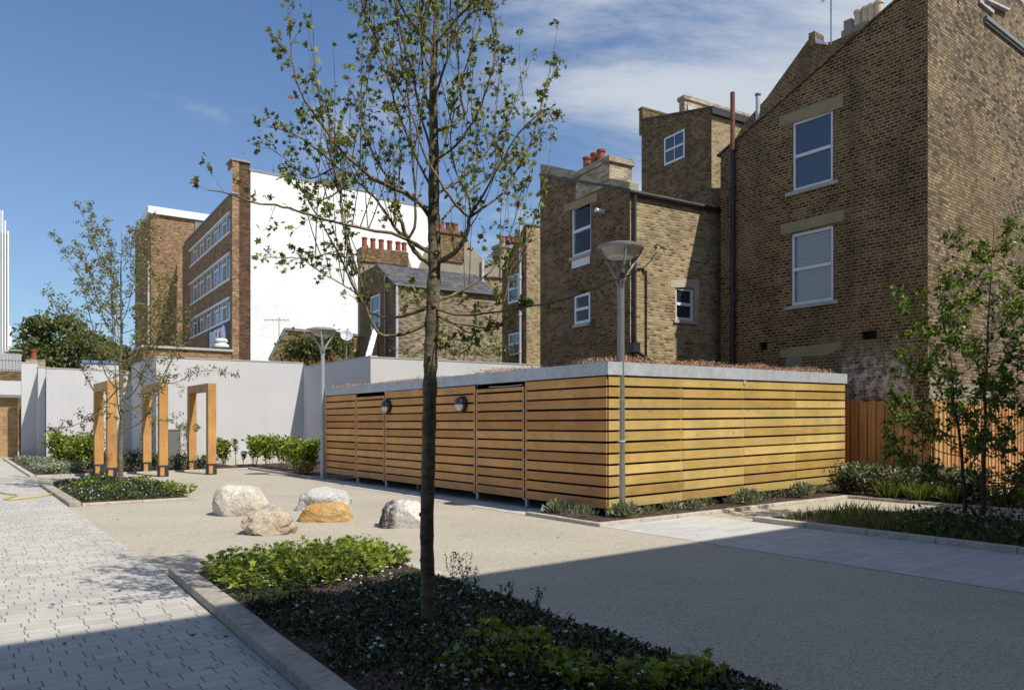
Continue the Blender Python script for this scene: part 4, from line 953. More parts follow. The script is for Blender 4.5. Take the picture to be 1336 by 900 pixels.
t303 = g_w.at(303)[0]; t312 = g_w.at(312)[0]; HP = CZ + (HY - 209) / F * g_w.p(t303, 0).y
p_w = g_w
m = MB(); m.wall(g_w, t303, t312, 0, [(t303, HP), (t312, HP)]); m.quad(g_w.p(t303, HT), g_w.p(t303, HP), g_w.p(t303, HP, -1.2), g_w.p(t303, HT, -1.2)); m.build('pier', M['brick_office'], gb)
m = MB(); m.wall(Wall(g_w.p(0, 0, -.05), V3, -U3), t312, 0, 0, [(t312, HT), (0, HT)]); m.wbox(g_w, t312 + .002, -.02, HT, HP, -1.2, -.05); m.build('pier', bricks('office_brick_shaded', [(0, (.05, .03, .02)), (.5, (.12, .065, .038)), (1, (.17, .09, .055))], (.10, .075, .05), dirt=.2), gb)  # strip beside the gable: shade put into a darker brick colour
m = MB(); m.wbox(g_w, t303 - .1, 0, HP, HP + .12, -1.3, .08); m.build('pier_coping', M['lead'], gb)
f_w = Wall(p_w.p(t303, 0), U3, -V3); tF = f_w.at(247)[0]; HF = f_w.at(303, 253)[1]
X0 = f_w.at(300.3)[0]; X1 = f_w.at(248)[0]; rib = []
for yt, yb in ((277, 303), (330, 364), (388, 417)):
    rib.append((X0, X1, f_w.at(300, yb)[1], f_w.at(300, yt)[1]))
low = f_w.at(296)[0], f_w.at(277)[0], f_w.at(290, 447)[1], f_w.at(290, 427)[1]
m = MB(); m.wall(f_w, 0, tF + 3, 0, [(0, HF), (tF + 3, HF)], rib, .15); m.build('wall', M['brick_office'], gb)
m = MB(); m.wbox(f_w, -.1, tF + 2, HF, HF + .12, -.4, .08); m.build('coping', M['lead'], gb)
for ri, (a_, b_, z0, z1) in enumerate(rib):
    n = 11; m = MB(); m.wbox(f_w, a_, b_, z0 - .05, z0 + .08, -.12, .06); m.wbox(f_w, a_, b_, z1 - .08, z1 + .05, -.12, .1)
    for k in range(n + 1):
        t = a_ + (b_ - a_) * k / n; m.wbox(f_w, max(a_, t - .035), min(b_, t + .035), z0, z1, -.12, -.05)
        if k < n and k % 2: m.wbox(f_w, t, t + (b_ - a_) / n, z0 + (z1 - z0) * .68, z0 + (z1 - z0) * .75, -.1, -.02)
    f = m.build('window', M['upvc'], gb)
    for k in range(n):
        t = a_ + (b_ - a_) * (k + .5) / n; hw = (b_ - a_) / n / 2 - .03
        m = MB()
        m.wbox(f_w, t - hw, t + hw, z0 + .06, z1 - .06, -.11, -.09); m.build('pane' if k % 3 != 1 else 'spandrel', M['glass_blue'] if k % 3 != 1 else M['curtain'], f)
# dark panel with graffiti letters
t0, t1, z0, z1 = min(low[0], low[1]), max(low[0], low[1]), low[2], low[3]
m = MB(); m.wbox(f_w, X0, t1 + 1.5, z0 - 1.2, z1 + .25, .0, .03); pn = m.build('dark_panel', M['shoe'], gb)
m = MB(); GL = [[(0, 0), (0, 1), (.5, .8), (.55, .2), (0, 0)], [(.6, .9), (.1, .95), (.1, .55), (.6, .45), (.6, .05), (.05, .1)], [(.6, .9), (.15, .95), (.05, .5), (.15, .05), (.6, .1)], [(.3, 1), (.02, .6), (.2, .03), (.5, .05), (.62, .5), (.45, .95), (.3, 1)]]
ww = (t1 - t0) / 4
for i, st in enumerate(GL):
    base = t1 - ww * i - .1
    m.tube([f_w.p(base - x * ww * 1.25, z0 - .1 + y * (z1 - z0) * 1.05, .06) for x, y in st], .15, 5)
m.build('graffiti', simple('pale_spray_paint', (.80, .83, .92), .7), pn)
# back wing
C = P(197, HY, 63.4); C.z = 0; h_r = Wall(C, V3, -U3); h_l = Wall(C, U3, -V3); HB = CZ + (HY - 279) / F * 63.4
bwng = thing('office_building', C, 'brown brick office wing with white roof edge behind the small olive leaved tree', 'office building')
m = MB(); m.wall(h_r, 0, 8.5, 0, [(0, HB), (8.5, HB)]); m.wall(h_l, 0, 10, 0, [(0, HB), (10, HB)]); m.build('wall', M['brick_office'], bwng)
m = MB(); m.wbox(h_r, -.25, 8.6, HB, HB + .62, -10, .25); m.build('roof_edge', M['gable_white'], bwng)
m = MB(); tt_ = h_r.at(196)[0]; m.tube([h_l.p(.3, 5, .15), h_l.p(.3, HB - 4, .15)], .09, 8); m.build('downpipe', M['greypipe'], bwng)
tl_, zl_ = h_r.at(262, 300); m = MB(); m.wbox(h_r, h_r.at(254)[0], 8.4, h_r.at(254, 303)[1], h_r.at(254, 287)[1], .003, .1); m.build('dark_louvre', M['pole'], bwng)
# low front extension with coping
C = P(187, HY, 45); C.z = 0; x_w = Wall(C, V3, -U3); t1 = x_w.at(302)[0]; hz = x_w.at(187, 453)[1]
lx = thing('brick_annexe', C, 'low orange brick annexe with grey coping just above the white wall', 'annexe')
m = MB(); m.wall(x_w, 0, t1, 0, [(0, hz), (t1, hz)]); m.quad(x_w.p(t1, 0), x_w.p(t1, 0, -6), x_w.p(t1, hz, -6), x_w.p(t1, hz)); m.quad(x_w.p(0, 0), x_w.p(0, hz), x_w.p(0, hz, -6), x_w.p(0, 0, -6)); m.build('wall', M['brick_office'], lx)
m = MB(); m.wbox(x_w, -.15, t1 + .1, hz, hz + .14, -6, .15); m.build('coping', M['stone_sill'], lx)
c = P(289, 452.5, 46); rv = thing('roof_vent', c, 'squat white mushroom vent on the orange brick annexe', 'vent')
m = MB(); m.lathe(c, [(.45, 0), (.45, .1), (.3, .2), (.28, .3)], 20); m.build('vent_base', M['gable_white'], rv); m = MB(); m.lathe(c + Vector((0, 0, .3)), [(.35, 0), (.38, .08), (.3, .2), (.05, .24)], 20); m.build('vent_cap', M['gable_white'], rv)
aerial(g_w.p(-.3, HP, -.5), 1.7, 'thin whip aerial on top of the brown brick pier', Vector((1, 0, 0)), ((.9, .12),), r=.02)

# ================================================================== WHITE RENDERED WALLS
def white_wall(name_label, pts, z, th=.25):
    t = thing('white_wall', pts[0], name_label, 'wall', 'white rendered boundary walls'); m = MB()
    for p, q in zip(pts[:-1], pts[1:]):
        d = (q - p).normalized(); s = Vector((-d.y, d.x, 0))
        m.obox(p + Vector((0, 0, -.05)), q - p, s * th, Vector((0, 0, z + .05)))
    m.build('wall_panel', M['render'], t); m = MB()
    for p, q in zip(pts[:-1], pts[1:]):
        d = (q - p).normalized(); s = Vector((-d.y, d.x, 0)); m.obox(p + Vector((0, 0, z)) - s * .02 - d * .02, q - p + d * .04, s * (th + .04), Vector((0, 0, .04)))
    m.build('coping', M['stone_sill'], t); return t
def VX(o, d, px):
    w = Wall(o, d, d.orthogonal()); return w.p(w.at(px)[0], 0)
A0 = P(204, HY, 28.6); A0.z = 0; A1 = VX(A0, V2, 395.5); A_1 = VX(A0, U, 171)
white_wall('long white rendered wall between the timber arches and the timber store', [A0, A1], 4.17)
white_wall('shaded return of the long white wall, behind the middle timber arch', [A_1 + V * .0, A0 - U * 0.002], 4.17, .001 + .25)
B0 = VX(A1 + V2 * .003, -U, 483.5); white_wall('short shaded grey wall stepping toward the store behind the rear lamp post', [A1 + V2 * .003, B0], 4.0)
B1 = VX(B0, V2, 716); white_wall('white wall rising above the store roof behind the maple trunk', [B0 + V2 * .0 - U * .0, B1], 3.97)
D1 = A_1 + V * .0; D0 = VX(D1, V, 60.5); white_wall('white wall behind the leftmost timber arch and the lime green shrub', [D0, D1], 3.9)
D2 = VX(D0 + V * .0, U, 54); D3 = VX(D2, -V, 49); white_wall('thin pale pier of white wall at the far left', [D3, D2 + V * .25], 4.05)
D4 = VX(D3, U, 41); D5 = VX(D4, -V, 28); white_wall('far left white wall with a chimney pot above it', [D5, D4 + V * .25], 4.45)
white_wall('narrow shaded return at the far left of the white walls', [D4 + V * .25, D3 + V * .0 - U * .26], 4.05)
white_wall('narrow dark return beside the thin pale pier', [D2 + V * .252, D0 - V * -.002 - U * .0], 3.9)
# grey cabinet against the wall
g = VX(A0 - U * .45, V2, 220); t = thing('grey_cabinet', g, 'grey metal cabinet against the white wall right of the middle arch', 'cabinet')
m = MB(); m.obox(g + Vector((0, 0, .1)), V2 * .42, U2 * .35, Vector((0, 0, 1.25))); m.build('cabinet_body', M['pole'], t, bevel=.01); m = MB(); m.obox(g + Vector((0, 0, 1.353)) - V2 * .02 - U2 * .02, V2 * .46, U2 * .39, Vector((0, 0, .04))); m.build('lid', M['pole'], t)
m = MB(); m.obox(g - V2 * .02, V2 * .46, U2 * .35, Vector((0, 0, .098))); m.build('base_plate', M['shoe'], t)

# chimney behind far left wall
c = P(47, 476, 44); t = thing('chimney_stack', c, 'small brick chimney with one red pot behind the far left white wall', 'chimney')
m = MB(); m.box(c - Vector((0, 0, 3)), .95, .7, 3.3, .5); m.build('stack', M['brick_parapet'], t); m = MB(); m.lathe(c + Vector((-.12, 0, .3)), [(.16, 0), (.13, .45), (.17, .5), (.17, .6), (.1, .6)], 14); m.build('chimney_pot', M['terracotta'], t)
# low rooflines behind wall
c = P(105, 481, 40); t = thing('glazed_roof', c, 'low grey glazed rooflight behind the white wall left of the small tree', 'rooflight')
m = MB(); m.obox(c, V2 * 1.9, U2 * 2, Vector((0, 0, .28))); m.build('frame', M['greypipe'], t)
m = MB()
for k in range(4): m.obox(c + V2 * (.06 + k * .46) + Vector((0, 0, .283)) - U2 * .03, V2 * .4, U2 * 1.9 + Vector((0, 0, .3)), Vector((0, 0, .04)))
m.build('pane', M['glass_blue'], t)
# left brick building
C = P(23, HY, 36); C.z = 0; l_w = Wall(C, -V, -U); lb = thing('brick_lodge', C, 'low buff brick building with grey eaves at the far left edge', 'building')
z1 = l_w.at(23, 519)[1]
m = MB(); m.wall(l_w, 0, 8, 0, [(0, z1), (8, z1)]); m.quad(C, C + U * 8, C + U * 8 + Vector((0, 0, z1)), C + Vector((0, 0, z1))); m.build('wall', M['brick_buff'], lb)
m = MB(); m.wbox(l_w, -.35, 8, z1, z1 + .14, -6, .35); m.build('eaves', M['lead'], lb)
m = MB(); m.wbox(l_w, -.3, 8, z1 + .142, l_w.at(23, 497)[1], -6, .0); m.build('parapet', M['render'], lb)
m = MB(); m.tube([l_w.p(-.22, z1, .2), l_w.p(-.2, z1 - .4, .1), l_w.p(-.12, z1 - .6, .06), l_w.p(-.12, 0, .06)], .06, 8); m.build('downpipe', M['iron'], lb)
C = P(28, HY, 43); C.z = 0; l2 = Wall(C, -V, -U); sc = thing('slatted_screen', l2.p(0, l2.at(28, 495)[1]), 'grey vertical slatted rooftop screen at the far left edge', 'screen')
z0, z1 = l2.at(28, 495)[1], l2.at(28, 462)[1]; zm = l2.at(28, 485)[1]
m = MB(); [m.wbox(l2, k * .16, k * .16 + .11, zm, z1, .0, .04) for k in range(40)]; m.wbox(l2, 0, 6.5, zm, z1, -.06, -.001); m.build('slats', M['pole_pale'], sc)
m = MB(); m.wbox(l2, 0, 6.5, 0, zm - .02, -3, .01); m.build('brick_base', M['brick_midshade'], sc)
m = MB(); [m.wbox(l2, 0, 6.5, zm + .1 + k * .55, zm + .16 + k * .55, .041, .06) for k in range(3)]; m.build('rail', M['pole_pale'], sc)
# tower
C = P(11.5, HY, 300); C.z = 0; tw_ = Wall(C, (-V), -U); tt_ = thing('tower_block', C, 'distant white striped high rise tower at the left picture edge', 'tower block')
z0 = CZ + (HY - 302) / F * 300
m = MB(); m.obox(C, -V * 8, U * 14, Vector((0, 0, z0 - 1))); m.build('facade', M['glass_blue'], tt_)
m = MB()
for k in range(9): h = z0 + 4. * min(k, 2); m.wbox(tw_, k * .95, k * .95 + .5, 0, h, .0, .6)
m.build('fins', M['gable_white'], tt_)
m = MB(); m.wbox(tw_, -1.0, -.02, 0, z0 - 38, -5, -2); m.build('lower_wing', M['gable_white'], tt_)

# ================================================================== FENCE
fn0 = W(7.95, -1.73); f_l = Wall(fn0, U, -V); f_r = Wall(fn0, V, -U)
FZ = CZ + (HY - 521) / F * fn0.y
def fence(w, L, label, z, lo=0.):
    t = thing('timber_fence', w.p(0, 0), label, 'fence', 'timber feather board fences'); m = MB(); x = .02; k = 0
    while x < L:
        h = z + random.uniform(-.012, .012); m.obox(w.p(x, .06, 0 if k % 2 else .018), w.d * .086, w.out * .016, Vector((0, 0, h - .06))); x += .1; k += 1
    m.build('board', M['fence'], t)
    m = MB()
    for zz in (.4, 1.1, 1.8): m.wbox(w, 0, L, zz, zz + .09, -.06, -.003)
    m.build('rail', M['fence'], t)
    for x in np.arange(.02, L, 2.4): m = MB(); m.wbox(w, x, x + .1, 0, z - .03, -.16, -.062); m.build('post', M['fence'], t)
fence(f_l, 3.6, 'shaded orange board fence between the timber store and the house corner', FZ)
fence(f_r, 13, 'sunlit pale board fence behind the birch at the right edge', FZ - .02)

# ================================================================== HERO TREE (young maple in the front bed)
TY = 5.75
base = P(558, 820, TY); base.z = 0
ht = thing('maple_tree', base, 'young maple with bare knobbly trunk and sparse star shaped leaves in the front bed', 'tree')
T = Tree()
def px(l, Y0=TY): return [P(x, y, Y0 + dy) for x, y, dy in l]
trunk = smooth_path([base - Vector((0, 0, .05))] + px([(558, 760, 0), (557, 690, 0), (559, 600, 0), (561, 500, 0), (563, 440, 0), (565, 390, 0), (567, 340, 0), (566, 290, 0), (566, 240, 0), (566, 180, 0), (565, 126, 0), (566, 80, 0), (569, 30, 0), (571, -30, .02), (574, -110, .03), (576, -190, .04)]), 9)
zt_ = [p.z for p in trunk]
rr = np.interp(zt_, [0, .1, .8, 1.9, 2.3, 3., 3.6, 4.3, 5, 6.1], [.066, .058, .053, .054, .055, .050, .040, .028, .016, .006])
rr = [r * (1 + .09 * math.sin(z * 31) * math.sin(z * 7.3) + random.uniform(-.05, .05)) for r, z in zip(rr, zt_)]
tm = MB(); tm.cm = 0; tm.tube(trunk, rr, 14)
# knots on the trunk
for z in (.55, .9, 1.25, 1.62, 1.9, 2.15, 2.35, 2.5, 2.75):
    p = trunk[int(np.argmin([abs(q.z - z) for q in trunk]))]; a = random.random() * 6.28; d = Vector((math.cos(a), math.sin(a), .1)); tm.tube([p + d * .02, p + d * .05, p + d * .064], [.035, .022, .008], 7)
L = lambda pts, r0, r1, **k: T.limb(px(pts), r0, r1, **k)
K = dict(every=.07, tl=(.10, .30), lv=1, leafn=3, clump=.06)
# low left
L([(559, 420, 0), (537, 432, -.05), (511, 438, -.1), (494, 434, -.15), (480, 408, -.2), (468, 358, -.25), (456, 325, -.3), (447, 285, -.3), (444, 245, -.32), (450, 205, -.35)], .017, .004, **{**K, 'frm': .45, 'dens': .6})
L([(560, 400, 0), (532, 411, .1), (509, 414, .2), (485, 408, .3), (464, 380, .35), (446, 340, .4), (425, 300, .42), (402, 262, .45), (384, 230, .5)], .015, .004, **{**K, 'frm': .35, 'dens': .8})
# main left fork
L([(562, 345, 0), (545, 332, -.05), (531, 310, -.1), (523, 288, -.15)], .022, .014, **{**K, 'dens': 0.1})
L([(532, 312, -.1), (541, 297, -.12), (542, 270, -.15), (541, 240, -.18), (537, 190, -.2), (533, 130, -.25), (524, 70, -.3), (515, 0, -.35), (510, -60, -.4)], .013, .005, **K)
L([(562, 328, 0), (540, 318, .05), (520, 303, .1), (506, 283, .15), (492, 262, .2), (468, 239, .25), (438, 217, .3), (412, 194, .35), (384, 176, .4), (352, 165, .4)], .019, .004, **{**K, 'frm': .3})
L([(563, 285, 0), (540, 258, -.1), (497, 239, -.2), (470, 219, -.3), (446, 198, -.35), (420, 163, -.4), (399, 133, -.45), (384, 94, -.5), (380, 60, -.5), (377, 18, -.5)], .020, .004, **{**K, 'frm': .3})
L([(562, 330, 0), (520, 307, -.2), (480, 300, -.35), (437, 290, -.5), (397, 278, -.6), (360, 268, -.7), (330, 264, -.8), (300, 254, -.85), (272, 248, -.9)], .014, .0035, **{**K, 'frm': .35, 'dens': .75})
L([(450, 335, -.2), (425, 332, -.25), (400, 337, -.3), (375, 336, -.35), (350, 336, -.4)], .006, .003, **{**K, 'frm': .2, 'tl': (.06, .16)})
L([(470, 385, .1), (440, 368, .05), (410, 350, 0), (388, 330, -.05)], .006, .003, **{**K, 'frm': .3, 'tl': (.06, .14)})
L([(438, 217, .3), (405, 233, .3), (385, 218, .3), (362, 200, .3), (346, 188, .3)], .007, .003, **{**K, 'tl': (.08, .2)})
L([(470, 219, -.3), (440, 250, -.35), (415, 262, -.35), (395, 250, -.3), (375, 235, -.3)], .007, .003, **{**K, 'tl': (.08, .2)})
# right fork
L([(566, 345, 0), (592, 330, -.1), (607, 309, -.15), (613, 284, -.2)], .022, .015, **{**K, 'dens': .1})
L([(613, 284, -.2), (595, 268, -.3), (576, 240, -.35), (553, 201, -.4), (540, 157, -.42), (522, 119, -.45), (500, 70, -.5), (478, 25, -.5), (465, -30, -.5)], .012, .004, **{**K, 'frm': .35})
L([(613, 284, -.2), (612, 258, -.2), (597, 228, -.15), (588, 190, -.1), (592, 140, -.1)], .010, .004, **K)
L([(613, 284, -.2), (636, 267, -.1), (658, 250, 0), (672, 225, .1), (690, 195, .15), (700, 160, .2)], .011, .004, **K)
L([(613, 284, -.2), (630, 255, -.3), (653, 214, -.4), (675, 176, -.45), (700, 151, -.5), (710, 126, -.5), (722, 96, -.5)], .010, .003, **{**K, 'dens': .8})
L([(566, 172, 0), (590, 163, .1), (606, 148, .15), (600, 122, .15), (597, 63, .2), (597, 0, .2), (600, -60, .2)], .015, .005, **K)
# right low
L([(566, 402, 0), (601, 411, -.2), (640, 408, -.3), (690, 400, -.5), (740, 390, -.6), (790, 370, -.7), (835, 352, -.8), (856, 331, -.85)], .010, .0025, **{**K, 'frm': .55, 'dens': .35, 'tl': (.05, .12)})
L([(566, 396, 0), (590, 385, .1), (612, 374, .2), (640, 354, .3), (660, 320, .4), (672, 285, .45), (680, 250, .5)], .013, .004, **{**K, 'dens': .8})
L([(567, 410, 0), (588, 420, .1), (616, 434, .2), (643, 420, .25), (656, 398, .3), (668, 350, .35), (690, 308, .4), (706, 262, .4)], .011, .003, **{**K, 'frm': .35, 'dens': .7})
L([(566, 410, 0), (585, 420, -.1), (610, 424, -.2), (640, 428, -.25), (665, 412, -.3), (682, 398, -.3)], .008, .003, **{**K, 'frm': .3, 'tl': (.06, .16)})
# inner upright limbs
for l in ([(564, 200, 0), (548, 150, .1), (540, 100, .15), (524, 50, .2), (515, 0, .2), (508, -50, .2)],
          [(565, 250, 0), (545, 210, .2), (520, 150, .3), (505, 100, .35), (487, 60, .4), (470, 20, .4), (455, -30, .4)],
          [(565, 230, 0), (580, 190, .3), (592, 130, .35), (610, 80, .4), (620, 30, .4), (628, -20, .4)],
          [(566, 255, 0), (600, 235, .2), (630, 205, .3), (655, 170, .35), (668, 140, .4)],
          [(566, 300, 0), (592, 270, .25), (625, 240, .35), (660, 215, .45), (688, 192, .5), (712, 160, .5)],
          [(566, 160, 0), (555, 120, -.2), (550, 70, -.3), (545, 10, -.3), (543, -50, -.3)],
          [(566, 130, 0), (580, 90, -.2), (592, 50, -.25), (612, 20, -.3), (640, 10, -.3)],
          [(566, 210, 0), (595, 190, -.3), (622, 150, -.35), (640, 100, -.4), (648, 50, -.4), (645, 15, -.4)],
          [(565, 275, 0), (530, 255, .35), (500, 225, .5), (478, 180, .55), (470, 130, .6), (480, 80, .6)],
          [(566, 100, 0), (550, 60, .2), (548, 10, .3), (540, -50, .3)], [(567, 80, 0), (585, 40, .2), (590, -20, .3), (600, -90, .3)],
          [(568, 10, 0), (545, -50, -.1), (535, -120, -.1)], [(568, 0, 0), (600, -60, .1), (615, -130, .1)], [(566, 60, 0), (530, 20, -.2), (500, -40, -.3), (485, -110, -.3)],
          [(566, 60, 0), (610, 10, -.2), (650, -30, -.3), (670, -90, -.3)]):
    L(l, .011, .004, **K)
# low small twigs hanging under the crown
for l in ([(566, 380, 0), (600, 395, .3), (625, 420, .4), (640, 440, .4)], [(566, 430, 0), (590, 440, -.2), (612, 446, -.3)], [(557, 405, 0), (540, 395, -.3), (515, 380, -.4)],
          [(675, 300, .3), (680, 330, .35), (672, 360, .4)], [(480, 320, -.2), (475, 350, -.2), (480, 380, -.2)]):
    L(l, .006, .002, **{**K, 'tl': (.06, .15)})
random.seed(99); cand = [p for p in T.pts if p.z > 2.6 and math.hypot(p.x - base.x, p.y - base.y) < .85]
for k in range(150):
    p = random.choice(cand).copy(); o_ = Vector((p.x - base.x, p.y - base.y, 0)) * .35; Lw = random.uniform(.35, 1.15); d = (Vector((random.gauss(0, .28), random.gauss(0, .28), 1)) + o_).normalized(); pts = [p]; n = 9
    for j in range(n): d = (d + rdir() * .07 + Vector((0, 0, .06))).normalized(); pts.append(pts[-1] + d * Lw / n); (random.random() < .5) and T.leafclump(pts[-1], d, random.randint(1, 3), .035)
    T.leafclump(pts[-1], d, 5, .05); T.mb.tube(pts, [.0052 * (1 - .7 * j / n) for j in range(n + 1)], 4, False)
tr_ = tm.build('trunk', M['bark_low'], ht, smooth=True)
T.mb.build('limbs', M['bark'], ht, smooth=True)
keep = [i for i in range(len(T.LP)) if random.random() < .92]
print('HERO LEAVES', len(keep))
leaves('crown', M['leaf_hero'], [T.LP[i] for i in keep], [T.LD[i] for i in keep], RNG.uniform(.024, .054, len(keep)), 'lobed', ht, up=.15)

# ================================================================== SMALL OLIVE LEAVED TREE
def young_tree(name, base, H, spread, label, leafm, lsize, seed, nl=16, first=.25, r0=.05, bk='bark_low', every=.13, shape='ovate', rise=.9, leafn=4, lean=(0, 0), cat='tree', clump=.06, kdens=1., extra=()):
    random.seed(seed); t = thing(name, base, label, cat); T = Tree(); n = 14
    tr = [base + Vector((lean[0] * (i / n) ** 1.5 + random.gauss(0, .012), lean[1] * (i / n) + random.gauss(0, .012), H * i / n)) for i in range(n + 1)]
    m = MB(); m.tube(smooth_path(tr, 2), [r0 * (1 - .9 * (i / (2 * n))) for i in range(2 * n + 1)], 9); 
    for k in range(nl):
        f = first + (.93 - first) * (k + random.random() * .6) / nl; p = base.lerp(tr[-1], 0); i = f * n; p = tr[int(i)].lerp(tr[min(int(i) + 1, n)], i - int(i))
        a = k * 2.4 + random.uniform(-.4, .4); Lh = spread * (1.05 - .75 * f) * random.uniform(.75, 1.15); d = Vector((math.cos(a), math.sin(a), 0))
        e = p + d * Lh + Vector((0, 0, Lh * rise * random.uniform(.7, 1.3)))
        mid1 = p + d * Lh * .45 + Vector((0, 0, Lh * rise * .22)); 
        T.limb([p, mid1, e, e + Vector((0, 0, .25 * Lh)) + d * .12 * Lh], r0 * .38 * (1.1 - f), .004, every=every, tl=(.12, .38), lv=1, leafn=leafn, frm=.2, clump=clump, dens=kdens)
    for pp, YY in extra: T.limb([P(x, y, YY + .15 * i) for i, (x, y) in enumerate(pp)], r0 * .3, .004, every=every, tl=(.12, .3), lv=1, leafn=leafn, frm=.15, clump=clump)
    m.build('trunk', M[bk], t, smooth=True); T.mb.build('limbs', M[bk], t, smooth=True)
    leaves('crown', M[leafm], T.LP, T.LD, lsize * RNG.uniform(.6, 1.25, len(T.LP)), shape, t, up=.5); return t
young_tree('ornamental_tree', G(158, 640), 6.25, 1.6, 'slim young tree with small olive leaves in the small bed by the timber arches', 'leaf_olive', .064, 5, nl=30, first=.22, r0=.06, every=.085, leafn=5, rise=1.3, clump=.09, extra=[([(163, 470), (190, 492), (225, 500), (262, 484), (303, 487)], 18.0), ([(160, 500), (135, 528), (105, 552), (66, 560)], 17.8), ([(160, 430), (128, 390), (100, 355), (72, 312)], 18.3), ([(162, 400), (142, 350), (122, 310), (118, 270)], 18.6), ([(163, 470), (195, 450), (220, 425), (245, 405)], 18.3), ([(160, 520), (185, 540), (215, 548), (250, 560)], 17.6)])

# ================================================================== BIRCHES ON THE RIGHT
g = G(1262, 692)
young_tree('birch_tree', g, 4.0, 1.05, 'thin multi branched birch left of its darker neighbour at the right edge', 'leaf_birch', .074, 31, nl=22, first=.12, r0=.03, bk='bark_dark', every=.08, leafn=6, extra=[([(1262, 600), (1225, 570), (1190, 545), (1163, 520)], 11.3), ([(1260, 640), (1225, 625), (1195, 615), (1170, 600)], 11.2)], rise=.6, lean=(-.35, .2), clump=.06)
young_tree('birch_tree', G(1284, 694), 4.75, 1.1, 'taller dense dark birch nearest the right picture edge', 'leaf_birch', .074, 44, nl=24, first=.1, r0=.034, bk='bark_dark', every=.07, leafn=6, rise=.5, lean=(.35, .3), clump=.06)
young_tree('birch_tree', W(4.1, -5.3), 4.4, 1.15, 'dense dark leafy birch cut off by the right picture edge', 'leaf_birch', .074, 47, nl=28, first=.08, r0=.03, bk='bark_dark', every=.09, leafn=5, rise=.45, lean=(.1, .1), clump=.07)

# ================================================================== FAR TREES
def far_tree(c, rx, H, label, n, seed, cat='tree'):
    random.seed(seed); t = thing('broadleaf_tree', Vector((c.x, c.y, 0)), label, cat, 'trees beyond the white walls'); P_, D_ = [], []
    m = MB(); m.tube([Vector((c.x, c.y, 0)), Vector((c.x, c.y, H * .6))], [.5, .25], 8)
    for k in range(46):
        d = rdir(.1); q = Vector((c.x, c.y, H * .62)) + Vector((d.x * rx * .78, d.y * rx * .78, d.z * H * .32)) * random.uniform(.55, 1.0); s = random.uniform(.75, 1.5) * rx / 5
        m.tube([Vector((c.x, c.y, H * .45)), q], [.12, .03], 4, False)
        for _ in range(n // 46):
            e = rdir(.1) * random.uniform(.5, 1.05) * s * 1.1; P_.append((q + Vector((e.x * 1.2, e.y * 1.2, e.z * .8)))[:]); D_.append(rdir(-.2)[:])
    m.build('trunk', M['bark_dark'], t); leaves('crown', M['leaf_far'], P_, D_, .34 * RNG.uniform(.6, 1.3, len(P_)), 'ovate', t, up=.6)
c = P(88, 470, 60); far_tree(c, 5.0, 10.6, 'big round green tree behind the white walls at the left', 16000, 3)
c = P(45, 470, 64); far_tree(c, 3.0, 8.8, 'smaller green tree just right of the distant striped tower', 6000, 4)
c = P(150, 470, 66); far_tree(c, 4.2, 9.6, 'green tree between the big round tree and the brown office wing', 9000, 6)

# ================================================================== SHRUBS ALONG THE WALLS
def shrub(g, w, h, label, mat, n, lsize, group, name='leafy_shrub', seed=0, stems=7, z0=.25, shape='ovate', cat='shrub', d=None, up=.45):
    random.seed(seed or hash(label) % 9999); t = thing(name, g, label, cat, group); m = MB(); P_, D_ = [], []; d = d or w
    tips = []
    for k in range(stems):
        a = random.random() * 6.28; r = math.sqrt(random.random()); q = g + Vector((math.cos(a) * r * w * .42, math.sin(a) * r * d * .42, h * random.uniform(.72, .98))); tips.append(q)
        b = g + Vector((math.cos(a) * r * w * .15, math.sin(a) * r * d * .15, .0)); m.tube(smooth_path([b, b.lerp(q, .5) + rdir() * .03, q], 2), [.009, .007, .006, .004, .003], 4)
    for _ in range(n):
        q = random.choice(tips); b = Vector((g.x, g.y, 0)); f = random.random() ** .55; f = z0 + (1 - z0) * f
        c = b.lerp(q, f); c.z = g.z + (q.z - g.z) * f; c += Vector((random.gauss(0, .12 * w), random.gauss(0, .12 * d), random.gauss(0, .05 * h)))
        P_.append(c[:]); D_.append(rdir(.1)[:])
    m.build('stem', M['bark_dark'], t); leaves('foliage', M[mat], P_, D_, lsize * RNG.uniform(.6, 1.3, n), shape, t, up=up); return t
GS = 'bamboo like shrubs along the white wall'
for px_, Y, w, h, lab, n in ((80, 25.5, .95, 1.3, 'lime green shrub at the far left of the white wall', 900), (110, 25.2, 1.1, 1.32, 'broad lime green shrub left of the leftmost timber arch', 1000),
                     (291, 27, .7, 1.1, 'round lime green shrub just right of the rightmost timber arch', 600), (331, 27.2, .65, 1.15, 'leftmost of the tight row of lime shrubs left of the store', 600),
                     (350, 26.6, .8, 1.2, 'second lime shrub from the left in the tight row by the wall', 750), (370, 25.6, .8, 1.15, 'third lime shrub from the left in the tight row by the wall', 750),
                     (387, 24.4, .75, 1.15, 'fourth lime shrub in the tight row, right of its middle', 750), (405, 23., .75, 1.12, 'rightmost lime shrub, against the rear lamp post', 800)):
    g = P(px_, HY, Y); g.z = .03; shrub(g, w, h, lab, 'leaf_lime', n, .13, GS, stems=9, z0=.3)
for px_, Y, h, lab in ((308, 27, 1.1, 'single spindly sapling in the gap between the wall shrubs'), (316, 27, .6, 'short thin sapling right of the spindly one by the wall')):
    g = P(px_, HY, Y); g.z = .03; shrub(g, .3, h, lab, 'leaf_dark' if h < 1 else 'leaf_olive', 70, .11, None, 'sapling', stems=2, z0=.5)
